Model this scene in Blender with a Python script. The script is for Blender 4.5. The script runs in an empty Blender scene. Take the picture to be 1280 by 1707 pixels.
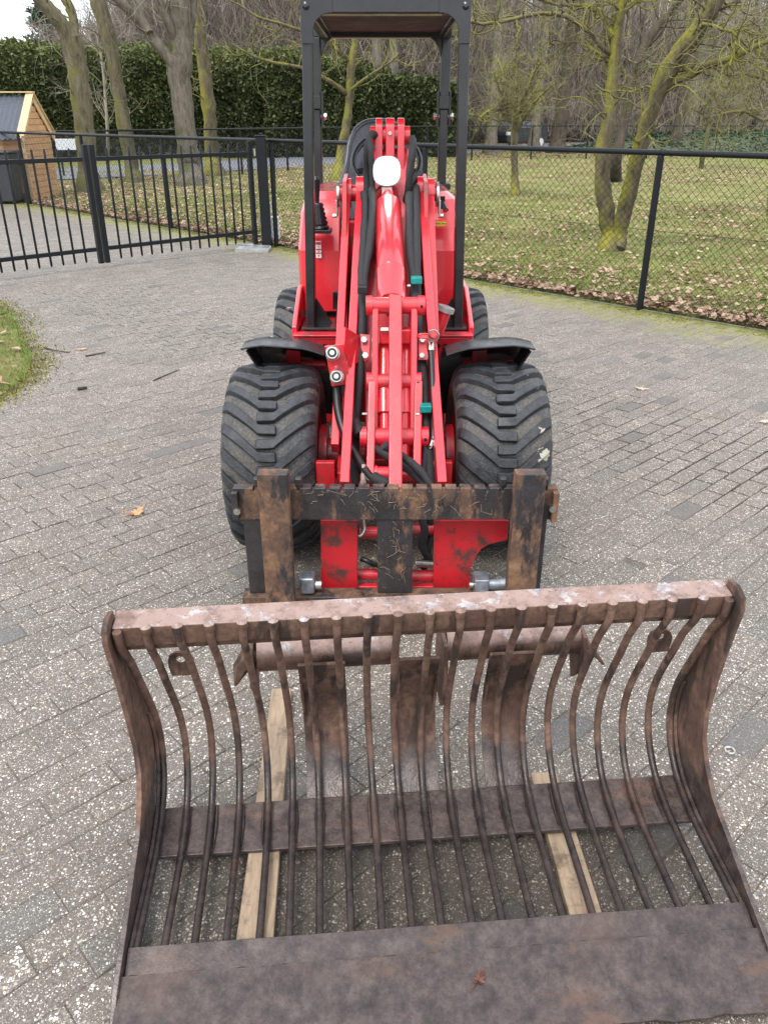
import bpy, bmesh, math, random
import numpy as np
from mathutils import Vector, Matrix, Quaternion

S = bpy.context.scene
C = S.collection
R = math.radians
PI = math.pi
rng = np.random.default_rng(7)
random.seed(7)

# ------------------------------------------------------------------ camera, sky, sun, exposure
cam_data = bpy.data.cameras.new('camera')
cam = bpy.data.objects.new('camera', cam_data)
C.objects.link(cam)
cam.location = (0, 0, 1.6)
cam.rotation_euler = (R(90 - 26.24), 0, 0)
cam_data.sensor_fit = 'VERTICAL'
cam_data.sensor_height = 36
cam_data.lens = 36 * 1334 / 1707
cam_data.clip_start = 0.05
cam_data.clip_end = 900
S.camera = cam
S.render.resolution_x = 767
S.render.resolution_y = 1024

world = bpy.data.worlds.new('World')
S.world = world
world.use_nodes = True
wn = world.node_tree.nodes
wl = world.node_tree.links
sky = wn.new('ShaderNodeTexSky')
sky.sky_type = 'NISHITA'
sky.sun_disc = False
sky.sun_elevation = R(52)
sky.sun_rotation = R(200)
wmix = wn.new('ShaderNodeMix')
wmix.data_type = 'RGBA'
wmix.inputs[0].default_value = 0.86
wmix.inputs[7].default_value = (9.3, 9.7, 10.3, 1)       # an even overcast cloud layer over the sky
bg = wn['Background']
wl.new(sky.outputs[0], wmix.inputs[6])
wl.new(wmix.outputs[2], bg.inputs[0])
bg.inputs[1].default_value = 0.13

sun_data = bpy.data.lights.new('sun', 'SUN')
sun_data.energy = 1.7
sun_data.angle = R(22)
sun_data.color = (1, 0.965, 0.91)
sun = bpy.data.objects.new('sun', sun_data)
C.objects.link(sun)
sun.rotation_euler = Vector((-0.30, -0.55, 0.95)).to_track_quat('Z', 'Y').to_euler()

S.view_settings.view_transform = 'Standard'
S.view_settings.look = 'None'
S.view_settings.gamma = 1
S.view_settings.use_curve_mapping = False
S.view_settings.exposure = 0.68

# ------------------------------------------------------------------ helpers: meshes
class MB:
    """collects vertices and faces of one mesh"""
    def __init__(s):
        s.v = []; s.f = []; s.sm = []
    def add(s, vs, fs, smooth=False):
        o = len(s.v)
        s.v += [tuple(v) for v in vs]
        s.f += [tuple(i + o for i in f) for f in fs]
        s.sm += [smooth] * len(fs)
        return s
    def box(s, lo, hi):
        (a, b, c), (d, e, f) = lo, hi
        return s.add([(a,b,c),(d,b,c),(d,e,c),(a,e,c),(a,b,f),(d,b,f),(d,e,f),(a,e,f)],
                     [(0,3,2,1),(4,5,6,7),(0,1,5,4),(1,2,6,5),(2,3,7,6),(3,0,4,7)])
    def beam(s, p0, p1, w, h, side=(1,0,0), w1=None, h1=None):
        """box from p0 to p1, w wide along 'side', h across"""
        p0 = Vector(p0); p1 = Vector(p1)
        d = (p1 - p0).normalized(); sd = Vector(side)
        sd = (sd - d * sd.dot(d)).normalized(); n = d.cross(sd)
        w1 = w if w1 is None else w1; h1 = h if h1 is None else h1
        vs = []
        for p, a, b in ((p0, w, h), (p1, w1, h1)):
            for i, j in ((-1,-1),(1,-1),(1,1),(-1,1)):
                vs.append(p + sd * (i*a/2) + n * (j*b/2))
        return s.add(vs, [(0,3,2,1),(4,5,6,7),(0,1,5,4),(1,2,6,5),(2,3,7,6),(3,0,4,7)])
    def tube(s, pts, rad, n=10, caps=True, flat=1.0):
        pts = [Vector(p) for p in pts]
        if not hasattr(rad, '__len__'): rad = [rad] * len(pts)
        vs = []; fs = []
        d0 = (pts[1] - pts[0]).normalized()
        ref = Vector((0,0,1)) if abs(d0.z) < 0.9 else Vector((0,1,0))
        u = d0.cross(ref).normalized()
        for i, p in enumerate(pts):
            a = pts[max(i-1, 0)]; b = pts[min(i+1, len(pts)-1)]
            d = (b - a).normalized()
            u = (u - d * u.dot(d)).normalized(); w = d.cross(u)
            for k in range(n):
                t = 2*PI*k/n
                vs.append(p + u * (math.cos(t)*rad[i]) + w * (math.sin(t)*rad[i]*flat))
        for i in range(len(pts)-1):
            for k in range(n):
                a = i*n + k; b = i*n + (k+1) % n
                fs.append((a, b, b+n, a+n))
        s.add(vs, fs, True)
        if caps:
            s.add([vs[k] for k in range(n)], [tuple(reversed(range(n)))])
            s.add([vs[-n+k] for k in range(n)], [tuple(range(n))])
        return s
    def cyl(s, p0, p1, r, n=20, r1=None):
        return s.tube([p0, p1], [r, r if r1 is None else r1], n)
    def prism(s, poly, axis, a, b):
        """2D outline extruded from a to b along axis ('x','y','z')"""
        def pt(p, t):
            u, v = p
            return (t,u,v) if axis == 'x' else (u,t,v) if axis == 'y' else (u,v,t)
        n = len(poly)
        vs = [pt(p, a) for p in poly] + [pt(p, b) for p in poly]
        fs = [tuple(range(n)), tuple(range(2*n-1, n-1, -1))] + [(i, (i+1)%n, (i+1)%n+n, i+n) for i in range(n)]
        return s.add(vs, fs)
    def lathe_x(s, prof, c, n=48):
        """profile of (x, r) turned about the x axis through c"""
        vs = []; fs = []; m = len(prof)
        for k in range(n):
            t = 2*PI*k/n
            for x, r in prof: vs.append((c[0]+x, c[1]+r*math.cos(t), c[2]+r*math.sin(t)))
        for k in range(n):
            for j in range(m-1):
                a = k*m+j; b = ((k+1)%n)*m+j
                fs.append((a, a+1, b+1, b))
        return s.add(vs, fs, True)
    def sheet(s, grid, thick=None, smooth=True):
        """grid[i][j] of points; with thick a closed shell"""
        m = len(grid); n = len(grid[0])
        P = [Vector(p) for row in grid for p in row]
        q = lambda i, j: i*n+j
        fs = [(q(i,j), q(i,j+1), q(i+1,j+1), q(i+1,j)) for i in range(m-1) for j in range(n-1)]
        if thick is None: return s.add(P, fs, smooth)
        N = []
        for i in range(m):
            for j in range(n):
                a = P[q(min(i+1,m-1),j)] - P[q(max(i-1,0),j)]
                b = P[q(i,min(j+1,n-1))] - P[q(i,max(j-1,0))]
                N.append(a.cross(b).normalized() * thick)
        P2 = [p + k for p, k in zip(P, N)]; o = m*n
        fs2 = [tuple(reversed([i+o for i in f])) for f in fs]
        rim = [q(0,j) for j in range(n)] + [q(i,n-1) for i in range(1,m)] + [q(m-1,j) for j in range(n-2,-1,-1)] + [q(i,0) for i in range(m-2,0,-1)]
        fs3 = [(rim[k], rim[k]+o, rim[(k+1)%len(rim)]+o, rim[(k+1)%len(rim)]) for k in range(len(rim))]
        return s.add(P+P2, fs+fs2+fs3, smooth)

def obj(name, mb, mat, parent=None, bevel=0, seg=2, autosm=40, attr=None):
    me = bpy.data.meshes.new(name)
    if parent is not None:
        off = ORG[parent.name]
    else:
        a = np.array(mb.v); lo = a.min(0); hi = a.max(0)
        off = Vector(((lo[0]+hi[0])/2, (lo[1]+hi[1])/2, lo[2]))
    me.from_pydata([(v[0]-off.x, v[1]-off.y, v[2]-off.z) for v in mb.v], [], mb.f)
    bm = bmesh.new(); bm.from_mesh(me)
    if len(mb.f) < 30000:
        bmesh.ops.recalc_face_normals(bm, faces=bm.faces)
    bm.to_mesh(me); bm.free()
    sm = [True]*len(me.polygons) if bevel else mb.sm
    if len(sm) == len(me.polygons): me.polygons.foreach_set('use_smooth', sm)
    if any(sm): me.set_sharp_from_angle(angle=R(autosm))
    me.materials.append(mat)
    o = bpy.data.objects.new(name, me)
    C.objects.link(o)
    if parent is not None: o.parent = parent
    else: o.location = off
    ORG[o.name] = off
    if bevel:
        b = o.modifiers.new('bevel', 'BEVEL'); b.width = bevel; b.segments = seg
        b.limit_method = 'ANGLE'; b.angle_limit = R(35); b.harden_normals = True
    return o
ORG = {}

def tag(o, label=None, cat=None, group=None, kind=None):
    if label: o['label'] = label
    if cat: o['category'] = cat
    if group: o['group'] = group
    if kind: o['kind'] = kind
    return o

def thing(name, loc, label, cat, group=None, local=False):
    o = bpy.data.objects.new(name, None); C.objects.link(o)
    o.empty_display_size = 0.2
    o.location = loc
    ORG[o.name] = Vector((0,0,0)) if local else Vector(loc)
    return tag(o, label, cat, group)

def fast_mesh(name, V, F, mat, parent=None, smooth=False, col=None):
    """V (n,3), F (m,k) numpy arrays -> object"""
    V = np.asarray(V, np.float32).copy(); F = np.asarray(F, np.int32)
    if parent is None:
        lo = V.min(0); hi = V.max(0); off = np.array(((lo[0]+hi[0])/2, (lo[1]+hi[1])/2, lo[2]))
    else: off = np.array(ORG[parent.name])
    V -= off.astype(np.float32)
    k = F.shape[1]
    me = bpy.data.meshes.new(name)
    me.vertices.add(len(V)); me.vertices.foreach_set('co', V.ravel())
    me.loops.add(F.size); me.loops.foreach_set('vertex_index', F.ravel())
    me.polygons.add(len(F))
    me.polygons.foreach_set('loop_start', np.arange(len(F), dtype=np.int32)*k)
    me.polygons.foreach_set('use_smooth', np.full(len(F), smooth))
    me.update(calc_edges=True)
    if col is not None:
        a = me.attributes.new('tone', 'FLOAT', 'POINT')
        a.data.foreach_set('value', np.asarray(col, np.float32))
    me.materials.append(mat)
    o = bpy.data.objects.new(name, me); C.objects.link(o)
    if parent is not None: o.parent = parent
    else: o.location = Vector([float(k) for k in off])
    ORG[o.name] = Vector([float(k) for k in off])
    return o

def frustums(P0, P1, R0, R1, n=4):
    """many tapered prisms -> V, F"""
    P0 = np.asarray(P0, float); P1 = np.asarray(P1, float)
    R0 = np.asarray(R0, float)[:,None]; R1 = np.asarray(R1, float)[:,None]
    d = P1-P0; d /= np.linalg.norm(d, axis=1)[:,None]+1e-9
    ref = np.where(np.abs(d[:,2:3]) > 0.9, np.array([[1.,0,0]]), np.array([[0,0,1.]]))
    u = np.cross(d, ref); u /= np.linalg.norm(u, axis=1)[:,None]+1e-9
    w = np.cross(d, u)
    m = len(P0); V = np.zeros((m, 2*n, 3))
    for k in range(n):
        t = 2*PI*k/n; e = u*math.cos(t)+w*math.sin(t)
        V[:,k] = P0+e*R0; V[:,n+k] = P1+e*R1
    F = np.array([[k, n+k, n+(k+1)%n, (k+1)%n] for k in range(n)])
    F = (F[None]+(np.arange(m)*2*n)[:,None,None]).reshape(-1,4)
    return V.reshape(-1,3), F

def join_vf(parts):
    Vs=[];Fs=[];o=0
    for V,F in parts:
        Vs.append(V);Fs.append(np.asarray(F)+o);o+=len(V)
    return np.concatenate(Vs), np.concatenate(Fs)

def vnoise(x, y, seed=0):
    """smooth value noise 0..1"""
    xi = np.floor(x).astype(int); yi = np.floor(y).astype(int)
    fx = x-xi; fy = y-yi
    fx = fx*fx*(3-2*fx); fy = fy*fy*(3-2*fy)
    def h(a, b):
        n = (a*374761393 + b*668265263 + seed*1442695041) & 0xffffffff
        n = ((n ^ (n >> 13))*1274126177) & 0xffffffff
        return ((n ^ (n >> 16)) & 0xffff)/65535.0
    return (h(xi,yi)*(1-fx)+h(xi+1,yi)*fx)*(1-fy)+(h(xi,yi+1)*(1-fx)+h(xi+1,yi+1)*fx)*fy

# ------------------------------------------------------------------ helpers: materials
class NT:
    def __init__(s, name):
        s.m = bpy.data.materials.new(name); s.m.use_nodes = True
        s.t = s.m.node_tree; s.n = s.t.nodes; s.b = s.n['Principled BSDF']
        s.tc = s.n.new('ShaderNodeTexCoord'); s.geo = s.n.new('ShaderNodeNewGeometry')
    def ln(s, a, b): s.t.links.new(a, b)
    def set(s, sock, v):
        if hasattr(v, 'is_output'): s.ln(v, sock)
        else:
            if isinstance(v, (tuple, list)) and len(v) == 3 and sock.type == 'RGBA': v = (*v, 1)
            sock.default_value = v
    def noise(s, scale, detail=4, rough=0.55, vec=None, dist=0):
        n = s.n.new('ShaderNodeTexNoise')
        n.inputs['Scale'].default_value = scale; n.inputs['Detail'].default_value = detail
        n.inputs['Roughness'].default_value = rough; n.inputs['Distortion'].default_value = dist
        s.ln(s.geo.outputs['Position'] if vec is None else vec, n.inputs['Vector'])
        return n.outputs['Fac']
    def vor(s, scale, feature='F1', vec=None, out='Distance', rand=1.0):
        n = s.n.new('ShaderNodeTexVoronoi'); n.feature = feature
        n.inputs['Scale'].default_value = scale; n.inputs['Randomness'].default_value = rand
        s.ln(s.geo.outputs['Position'] if vec is None else vec, n.inputs['Vector'])
        return n.outputs[out]
    def ramp(s, fac, stops, interp='LINEAR'):
        n = s.n.new('ShaderNodeValToRGB'); cr = n.color_ramp; cr.interpolation = interp
        while len(cr.elements) < len(stops): cr.elements.new(0.5)
        for e, (p, c) in zip(cr.elements, stops):
            e.position = p
            e.color = (c, c, c, 1) if not isinstance(c, (tuple, list)) else (*c, 1)
        s.set(n.inputs[0], fac); return n.outputs[0]
    def mix(s, fac, a, b, mode='MIX'):
        n = s.n.new('ShaderNodeMix'); n.data_type = 'RGBA'; n.blend_type = mode
        s.set(n.inputs[0], fac); s.set(n.inputs[6], a); s.set(n.inputs[7], b)
        return n.outputs[2]
    def math(s, op, a, b=0.5, clamp=False):
        n = s.n.new('ShaderNodeMath'); n.operation = op; n.use_clamp = clamp
        s.set(n.inputs[0], a); s.set(n.inputs[1], b); return n.outputs[0]
    def sep(s, vec=None):
        n = s.n.new('ShaderNodeSeparateXYZ'); s.ln(s.geo.outputs['Position'] if vec is None else vec, n.inputs[0]); return n.outputs
    def attr(s, name, out='Fac'):
        n = s.n.new('ShaderNodeAttribute'); n.attribute_name = name; return n.outputs[out]
    def mapping(s, scale=(1,1,1), rot=(0,0,0), vec=None):
        n = s.n.new('ShaderNodeMapping'); n.inputs['Scale'].default_value = scale; n.inputs['Rotation'].default_value = rot
        s.ln(s.geo.outputs['Position'] if vec is None else vec, n.inputs[0]); return n.outputs[0]
    def bump(s, h, strength=0.3, dist=0.01):
        n = s.n.new('ShaderNodeBump'); n.inputs['Strength'].default_value = strength
        n.inputs['Distance'].default_value = dist; s.set(n.inputs['Height'], h)
        s.ln(n.outputs[0], s.b.inputs['Normal'])
    def out(s, color=None, rough=None, metal=None, spec=None, **kw):
        if color is not None: s.set(s.b.inputs['Base Color'], color)
        if rough is not None: s.set(s.b.inputs['Roughness'], rough)
        if metal is not None: s.set(s.b.inputs['Metallic'], metal)
        if spec is not None: s.set(s.b.inputs['Specular IOR Level'], spec)
        for k, v in kw.items(): s.set(s.b.inputs[k.replace('_', ' ')], v)
        return s.m

def plain(name, color, rough=0.5, metal=0.0, var=0.25, scale=30, bump=0.1, **kw):
    t = NT(name); n = t.noise(scale)
    lo = tuple(c*(1-var) for c in color); hi = tuple(min(1, c*(1+var)) for c in color)
    c = t.ramp(n, [(0.3, lo), (0.7, hi)])
    t.bump(n, bump, 0.002)
    return t.out(c, t.ramp(t.noise(scale*0.4), [(0.3, max(0, rough-0.08)), (0.7, min(1, rough+0.1))]), metal, **kw)

def aggregate(t, base, dens=0.5, scale=105):
    """exposed pebble specks over a base colour"""
    n_ = t.n.new('ShaderNodeTexNoise'); n_.inputs['Scale'].default_value = 70; n_.inputs['Detail'].default_value = 2
    t.ln(t.geo.outputs['Position'], n_.inputs['Vector'])
    wv = t.n.new('ShaderNodeVectorMath'); wv.operation = 'MULTIPLY_ADD'
    t.ln(n_.outputs['Color'], wv.inputs[0]); wv.inputs[1].default_value = (0.012,0.012,0.012); t.ln(t.geo.outputs['Position'], wv.inputs[2])
    pv = wv.outputs[0]
    d = t.vor(scale, vec=pv); cc = t.vor(scale, out='Color', vec=pv)
    sp = t.sep(cc)
    lim = t.math('MULTIPLY', sp[0], t.math('MULTIPLY', t.math('ADD', t.math('MULTIPLY', t.attr('tone'), 0.45), 0.68), dens))
    m = t.math('LESS_THAN', d, lim)
    d2 = t.vor(scale*2.1, vec=pv); c2 = t.sep(t.vor(scale*2.1, out='Color', vec=pv))
    m2 = t.math('LESS_THAN', d2, t.math('MULTIPLY', c2[0], dens*0.85))
    peb = t.ramp(sp[1], [(0, (0.50,0.46,0.40)), (0.2, (0.22,0.19,0.17)), (0.45, (0.34,0.31,0.28)), (0.6, (0.60,0.55,0.47)), (0.93, (0.72,0.69,0.62)), (1, (0.50,0.34,0.2))])
    peb2 = t.ramp(c2[1], [(0, (0.17,0.15,0.13)), (0.5, (0.42,0.38,0.33)), (1, (0.72,0.69,0.63))])
    c = t.mix(m2, base, peb2); c = t.mix(m, c, peb)
    h = t.math('ADD', t.math('MULTIPLY', m, 0.6), t.math('MULTIPLY', m2, 0.35))
    return c, h

def damp_shade(t, c):
    """wet soil round the bucket, with the shade beneath it painted into the colour"""
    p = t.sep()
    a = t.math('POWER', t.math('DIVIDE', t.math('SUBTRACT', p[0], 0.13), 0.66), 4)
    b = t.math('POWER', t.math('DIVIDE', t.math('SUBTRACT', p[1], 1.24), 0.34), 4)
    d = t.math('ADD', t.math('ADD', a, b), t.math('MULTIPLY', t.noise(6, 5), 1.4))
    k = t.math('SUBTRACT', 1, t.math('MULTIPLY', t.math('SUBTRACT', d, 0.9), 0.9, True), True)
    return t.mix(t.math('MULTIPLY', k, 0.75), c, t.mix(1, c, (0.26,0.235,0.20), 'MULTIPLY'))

def moss_mask(t):
    """moss follows the foot of the boundary fence (line through (2.37,7.5) along (-0.69,0.72))"""
    p = t.sep()
    d = t.math('ADD', t.math('MULTIPLY', t.math('SUBTRACT', p[0], 2.37), 0.72), t.math('MULTIPLY', t.math('SUBTRACT', p[1], 7.5), 0.69))
    d = t.math('ADD', d, t.math('MULTIPLY', t.math('SUBTRACT', t.noise(2.2, 5), 0.5), 1.3))
    return t.ramp(d, [(0.0, 0.0), (1.0, 1.0)]), d

def make_paver():
    t = NT('exposed_aggregate_paver')
    tone = t.attr('tone')
    base = t.ramp(tone, [(0, (0.10,0.10,0.105)), (0.12, (0.125,0.122,0.12)), (0.3, (0.130,0.111,0.094)), (0.7, (0.156,0.130,0.110)), (1, (0.178,0.145,0.122))])
    base = t.mix(t.math('MULTIPLY', t.noise(9, 6), 0.6), base, (0.13,0.115,0.10))
    base = t.mix(1, base, t.ramp(t.noise(0.7, 3), [(0.3, (0.85,0.86,0.84)), (0.7, (1.12,1.08,1.06))]), 'MULTIPLY')
    gm = t.noise(170, 5, 0.85)
    base = t.mix(1, base, t.ramp(gm, [(0.36, (0.45,0.44,0.43)), (0.5, (0.95,0.95,0.95)), (0.64, (1.6,1.55,1.45))]), 'MULTIPLY')
    base = t.mix(t.ramp(t.noise(4.5, 6, 0.7), [(0.45, 0), (0.7, 0.5)]), base, (0.085,0.068,0.052))
    c, h = aggregate(t, base, 0.50, 132)
    dark = t.ramp(tone, [(0.10, 1), (0.16, 0)])
    c = t.mix(t.math('MULTIPLY', dark, 0.6), c, base)
    _, d = moss_mask(t)
    g = t.ramp(d, [(0.0, 0), (1, 1)])
    mm = t.ramp(t.math('ADD', t.math('MULTIPLY', d, 0.55), 0.76), [(0, 0), (0.40, 0.04), (0.60, 0.85), (0.8, 0.95)])
    mosscol = t.ramp(t.noise(40), [(0.3, (0.12,0.12,0.03)), (0.7, (0.30,0.29,0.06))])
    c = t.mix(t.math('MULTIPLY', mm, t.ramp(t.noise(14, 5), [(0.32, 0.15), (0.6, 1)])), c, mosscol)
    grn = t.ramp(t.noise(0.9, 4), [(0.52, 0), (0.75, 0.16)])
    c = t.mix(t.math('MULTIPLY', grn, t.ramp(t.noise(25), [(0.4, 0.2), (0.6, 1)])), c, (0.14,0.14,0.07))
    c = damp_shade(t, c)
    t.bump(t.math('ADD', h, t.math('MULTIPLY', t.noise(60, 6), 0.7)), 0.5, 0.003)
    return t.out(c, t.ramp(t.noise(3), [(0.3, 0.50), (0.7, 0.72)]), spec=0.55)

def make_joint():
    t = NT('joint_sand')
    base = t.ramp(t.noise(30, 5), [(0.3, (0.08,0.071,0.06)), (0.7, (0.145,0.13,0.108))])
    c, h = aggregate(t, base, 0.40, 130)
    deep = t.ramp(t.sep()[2], [(0, 0), (1, 1)])
    deep = t.math('MULTIPLY', t.math('SUBTRACT', -0.0065, t.sep()[2]), 300, True)
    c = t.mix(t.ramp(t.noise(1.7, 4), [(0.45, 0), (0.65, 0.4)]), c, (0.12,0.115,0.065))
    c = t.mix(deep, c, (0.026,0.022,0.018))
    _, d = moss_mask(t)
    mm = t.ramp(t.math('ADD', t.math('MULTIPLY', d, 0.55), 0.76), [(0, 0), (0.38, 0.1), (0.55, 0.9), (0.8, 1)])
    c = t.mix(mm, c, t.ramp(t.noise(40), [(0.3, (0.08,0.085,0.02)), (0.7, (0.22,0.22,0.045))]))
    c = damp_shade(t, c)
    t.bump(t.noise(90, 5), 0.6, 0.004)
    return t.out(c, 0.95)

def make_lawn():
    t = NT('mossy_winter_lawn')
    g = t.ramp(t.noise(1.1, 6, 0.65), [(0.3, (0.13,0.14,0.035)), (0.5, (0.215,0.235,0.07)), (0.62, (0.31,0.30,0.11)), (0.75, (0.22,0.155,0.09))])
    g = t.mix(t.ramp(t.noise(22, 6), [(0.35, 0.6), (0.6, 0)]), g, (0.08,0.085,0.03))
    g = t.mix(t.ramp(t.noise(0.45, 4), [(0.5, 0), (0.68, 0.6)]), g, (0.13,0.085,0.05))
    lf = t.vor(9, out='Color'); dd = t.vor(9)
    sp = t.sep(lf)
    lm = t.math('LESS_THAN', dd, t.math('MULTIPLY', sp[0], 0.42))
    g = t.mix(t.math('MULTIPLY', lm, 0.7), g, t.ramp(sp[1], [(0, (0.16,0.09,0.05)), (0.6, (0.33,0.22,0.14)), (1, (0.42,0.33,0.24))]))
    t.bump(t.noise(35, 6), 0.8, 0.03)
    return t.out(g, 0.95, spec=0.15)

def make_paint(name, col, dirt=0.25, dirtcol=(0.09,0.06,0.05), coat=0.9, scratch=0.0, rough=0.32, dscale=6):
    t = NT(name)
    c = t.mix(t.ramp(t.noise(dscale, 8, 0.7), [(0.5, 0), (0.62 if dirt > 0.5 else 0.75, dirt)]), col, dirtcol)
    c = t.mix(t.ramp(t.noise(2.0, 4), [(0.3, 0.12), (0.7, 0)]), c, tuple(x*0.6 for x in col))
    r = t.ramp(t.noise(7, 6), [(0.35, rough-0.12), (0.65, rough+0.12)])
    if scratch:
        s = t.noise(26, 8, 0.75, dist=0.6)
        k = t.ramp(s, [(0.62, 0), (0.645, 1)])
        c = t.mix(t.math('MULTIPLY', k, scratch), c, (0.05,0.03,0.028))
    t.bump(t.noise(18, 4), 0.05, 0.002)
    return t.out(c, r, 0, Coat_Weight=coat, Coat_Roughness=0.09)

def make_rust(name, wet=True, top=False, k_dark=1.0):
    """rusted steel; the lower half of the bucket is stained dark by standing wet"""
    t = NT(name)
    n1 = t.noise(7, 8, 0.68); n2 = t.noise(42, 6, 0.7)
    dry = t.ramp(n1, [(0.25, (0.070,0.038,0.027)), (0.45, (0.155,0.085,0.060)), (0.6, (0.235,0.138,0.098)), (0.8, (0.34,0.225,0.165))])
    dry = t.mix(t.ramp(n2, [(0.42, 0.0), (0.6, 0.75)]), dry, (0.085,0.05,0.037))
    stk = t.noise(17, 6, 0.6, t.mapping((1,1,0.22)))
    dry = t.mix(t.ramp(stk, [(0.52, 0), (0.60, 0.8)]), dry, (0.033,0.023,0.020))
    z = t.sep()[2]
    dm = t.ramp(t.noise(26, 10, 0.8), [(0.34, (0.024,0.017,0.017)), (0.5, (0.072,0.053,0.048)), (0.66, (0.135,0.102,0.090))])
    dm = t.mix(t.ramp(t.noise(6, 8, 0.7, t.mapping((1,2.5,1))), [(0.56, 0), (0.64, 0.45)]), dm, (0.17,0.085,0.05))
    if k_dark != 1: dm = t.mix(1, dm, (k_dark,k_dark,k_dark), 'MULTIPLY')
    dm = t.mix(t.ramp(t.noise(120, 3), [(0.6, 0), (0.72, 0.6)]), dm, (0.03,0.015,0.013))
    dm = t.mix(t.ramp(t.noise(3.5, 5, 0.6), [(0.55, 0), (0.72, 0.35)]), dm, (0.19,0.11,0.085))
    if wet:
        lim = t.math('ADD', t.math('MULTIPLY', t.noise(5, 5, 0.6), 0.16), 0.105)
        k = t.math('MULTIPLY', t.math('SUBTRACT', lim, z), 25, True)
        c = t.mix(k, dry, dm)
        r = t.math('MULTIPLY', t.ramp(k, [(0, 0.82), (1, 0.30)]), t.ramp(t.noise(12, 6), [(0.35, 0.75), (0.65, 1.25)]))
    else:
        c = dry; r = 0.8
    if top:
        c0 = c
        w = t.ramp(t.noise(19, 9, 0.75), [(0.545, 0), (0.59, 0.6)])
        pinky = t.ramp(t.noise(9, 6, 0.7), [(0.35, (0.19,0.115,0.09)), (0.5, (0.34,0.235,0.20)), (0.7, (0.27,0.185,0.155))])
        c = t.mix(t.ramp(t.noise(25, 6, 0.7), [(0.36, 0.35), (0.5, 0.95)]), c, pinky)
        c = t.mix(w, c, t.ramp(t.noise(45), [(0.4, (0.24,0.28,0.35)), (0.6, (0.55,0.54,0.53))]))
        sp = t.ramp(t.noise(75, 5, 0.7), [(0.62, 0), (0.65, 0.8)])
        c = t.mix(sp, c, (0.045,0.05,0.07))
        up = t.ramp(t.math('ADD', t.sep(t.geo.outputs['Normal'])[2], t.math('MULTIPLY', t.noise(30, 5), 0.3)), [(0.45, 0.0), (0.8, 1)])  # upward faces: oxide wear on the rail, painted-in light on the rear tube
        c = t.mix(up, c0, c)
        r = 0.55
    t.bump(t.math('ADD', n2, t.math('MULTIPLY', t.noise(160, 3), 0.5)), 0.45, 0.004)
    return t.out(c, r, 0.15 if wet else 0.0)

def make_worn_black(name, rustiness=0.5):
    """black paint worn through to rust, with grass bits and scratches"""
    t = NT(name)
    v = t.mapping((1,1,0.35))
    n = t.noise(9, 8, 0.7, v)
    rust = t.ramp(t.noise(14, 9, 0.75), [(0.3, (0.04,0.024,0.018)), (0.5, (0.12,0.066,0.042)), (0.62, (0.22,0.115,0.06)), (0.75, (0.27,0.18,0.125))])
    blk = t.ramp(t.noise(20, 5), [(0.3, (0.010,0.011,0.014)), (0.7, (0.030,0.033,0.040))])
    k = t.ramp(n, [(rustiness-0.05, 0), (rustiness+0.015, 0.92)])
    c = t.mix(k, rust, blk)
    sc = t.ramp(t.noise(24, 5, 0.8, dist=2.5), [(0.485, 0), (0.5, 1), (0.515, 0)])
    c = t.mix(t.math('MULTIPLY', sc, 0.22), c, (0.26,0.21,0.17))
    t.bump(t.math('ADD', t.noise(60, 6), k), 0.35, 0.003)
    return t.out(c, t.ramp(k, [(0, 0.8), (1, 0.40)]), 0)

def make_bark(name, base, moss, amount=0.5):
    t = NT(name)
    v = t.mapping((1,1,0.25))
    n = t.noise(11, 10, 0.78, v)
    c = t.ramp(n, [(0.34, tuple(b*0.35 for b in base)), (0.5, base), (0.66, tuple(b*1.5 for b in base))])
    nz = t.sep(t.geo.outputs['Normal'])
    side = t.math('ADD', t.math('MULTIPLY', nz[2], 0.20), t.math('MULTIPLY', nz[0], -0.14))
    k = t.math('ADD', t.noise(2.6, 6, 0.6), side)
    k = t.ramp(k, [(0.62-amount*0.3, 0), (0.85-amount*0.3, 0.92)])
    mc = t.ramp(t.noise(35), [(0.3, tuple(m*0.6 for m in moss)), (0.7, tuple(m*1.3 for m in moss))])
    c = t.mix(k, c, mc)
    t.bump(n, 0.9, 0.03)
    return t.out(c, 0.95, spec=0.15)

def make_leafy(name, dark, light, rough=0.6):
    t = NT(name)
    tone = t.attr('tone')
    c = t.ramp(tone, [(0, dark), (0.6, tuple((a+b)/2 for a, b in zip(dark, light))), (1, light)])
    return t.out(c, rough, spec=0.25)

M = {}
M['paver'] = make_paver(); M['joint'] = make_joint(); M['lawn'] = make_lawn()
M['red'] = make_paint('red_machine_paint', (0.70,0.020,0.034), 0.35, (0.16,0.07,0.06), 0.9, 0.15, 0.34, 4)
M['red_worn'] = make_paint('worn_red_paint', (0.52,0.012,0.02), 0.9, (0.07,0.045,0.04), 0.35, 0.7, 0.45, 9)
M['red_scratched'] = make_paint('scratched_red_paint', (0.66,0.020,0.034), 0.6, (0.10,0.05,0.042), 0.7, 0.55, 0.4, 13)
M['red_hitch'] = make_paint('dirty_red_paint', (0.55,0.012,0.02), 0.95, (0.055,0.035,0.03), 0.2, 0.8, 0.5, 11)
M['black_paint'] = make_paint('black_frame_paint', (0.008,0.009,0.011), 0.2, (0.07,0.065,0.06), 0.35, 0.0, 0.35)
M['fence_black'] = plain('black_fence_coating', (0.006,0.008,0.010), 0.42, spec=0.3)
M['black_plastic'] = plain('black_plastic', (0.014,0.015,0.018), 0.30, bump=0.12, scale=60)
M['hose'] = plain('hose_sleeve', (0.020,0.020,0.022), 0.75, scale=300, bump=0.6)
M['seat'] = plain('black_seat_vinyl', (0.075,0.082,0.095), 0.22, bump=0.05)
M['rubber_hose'] = plain('rubber_hose', (0.012,0.012,0.013), 0.4)
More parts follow.
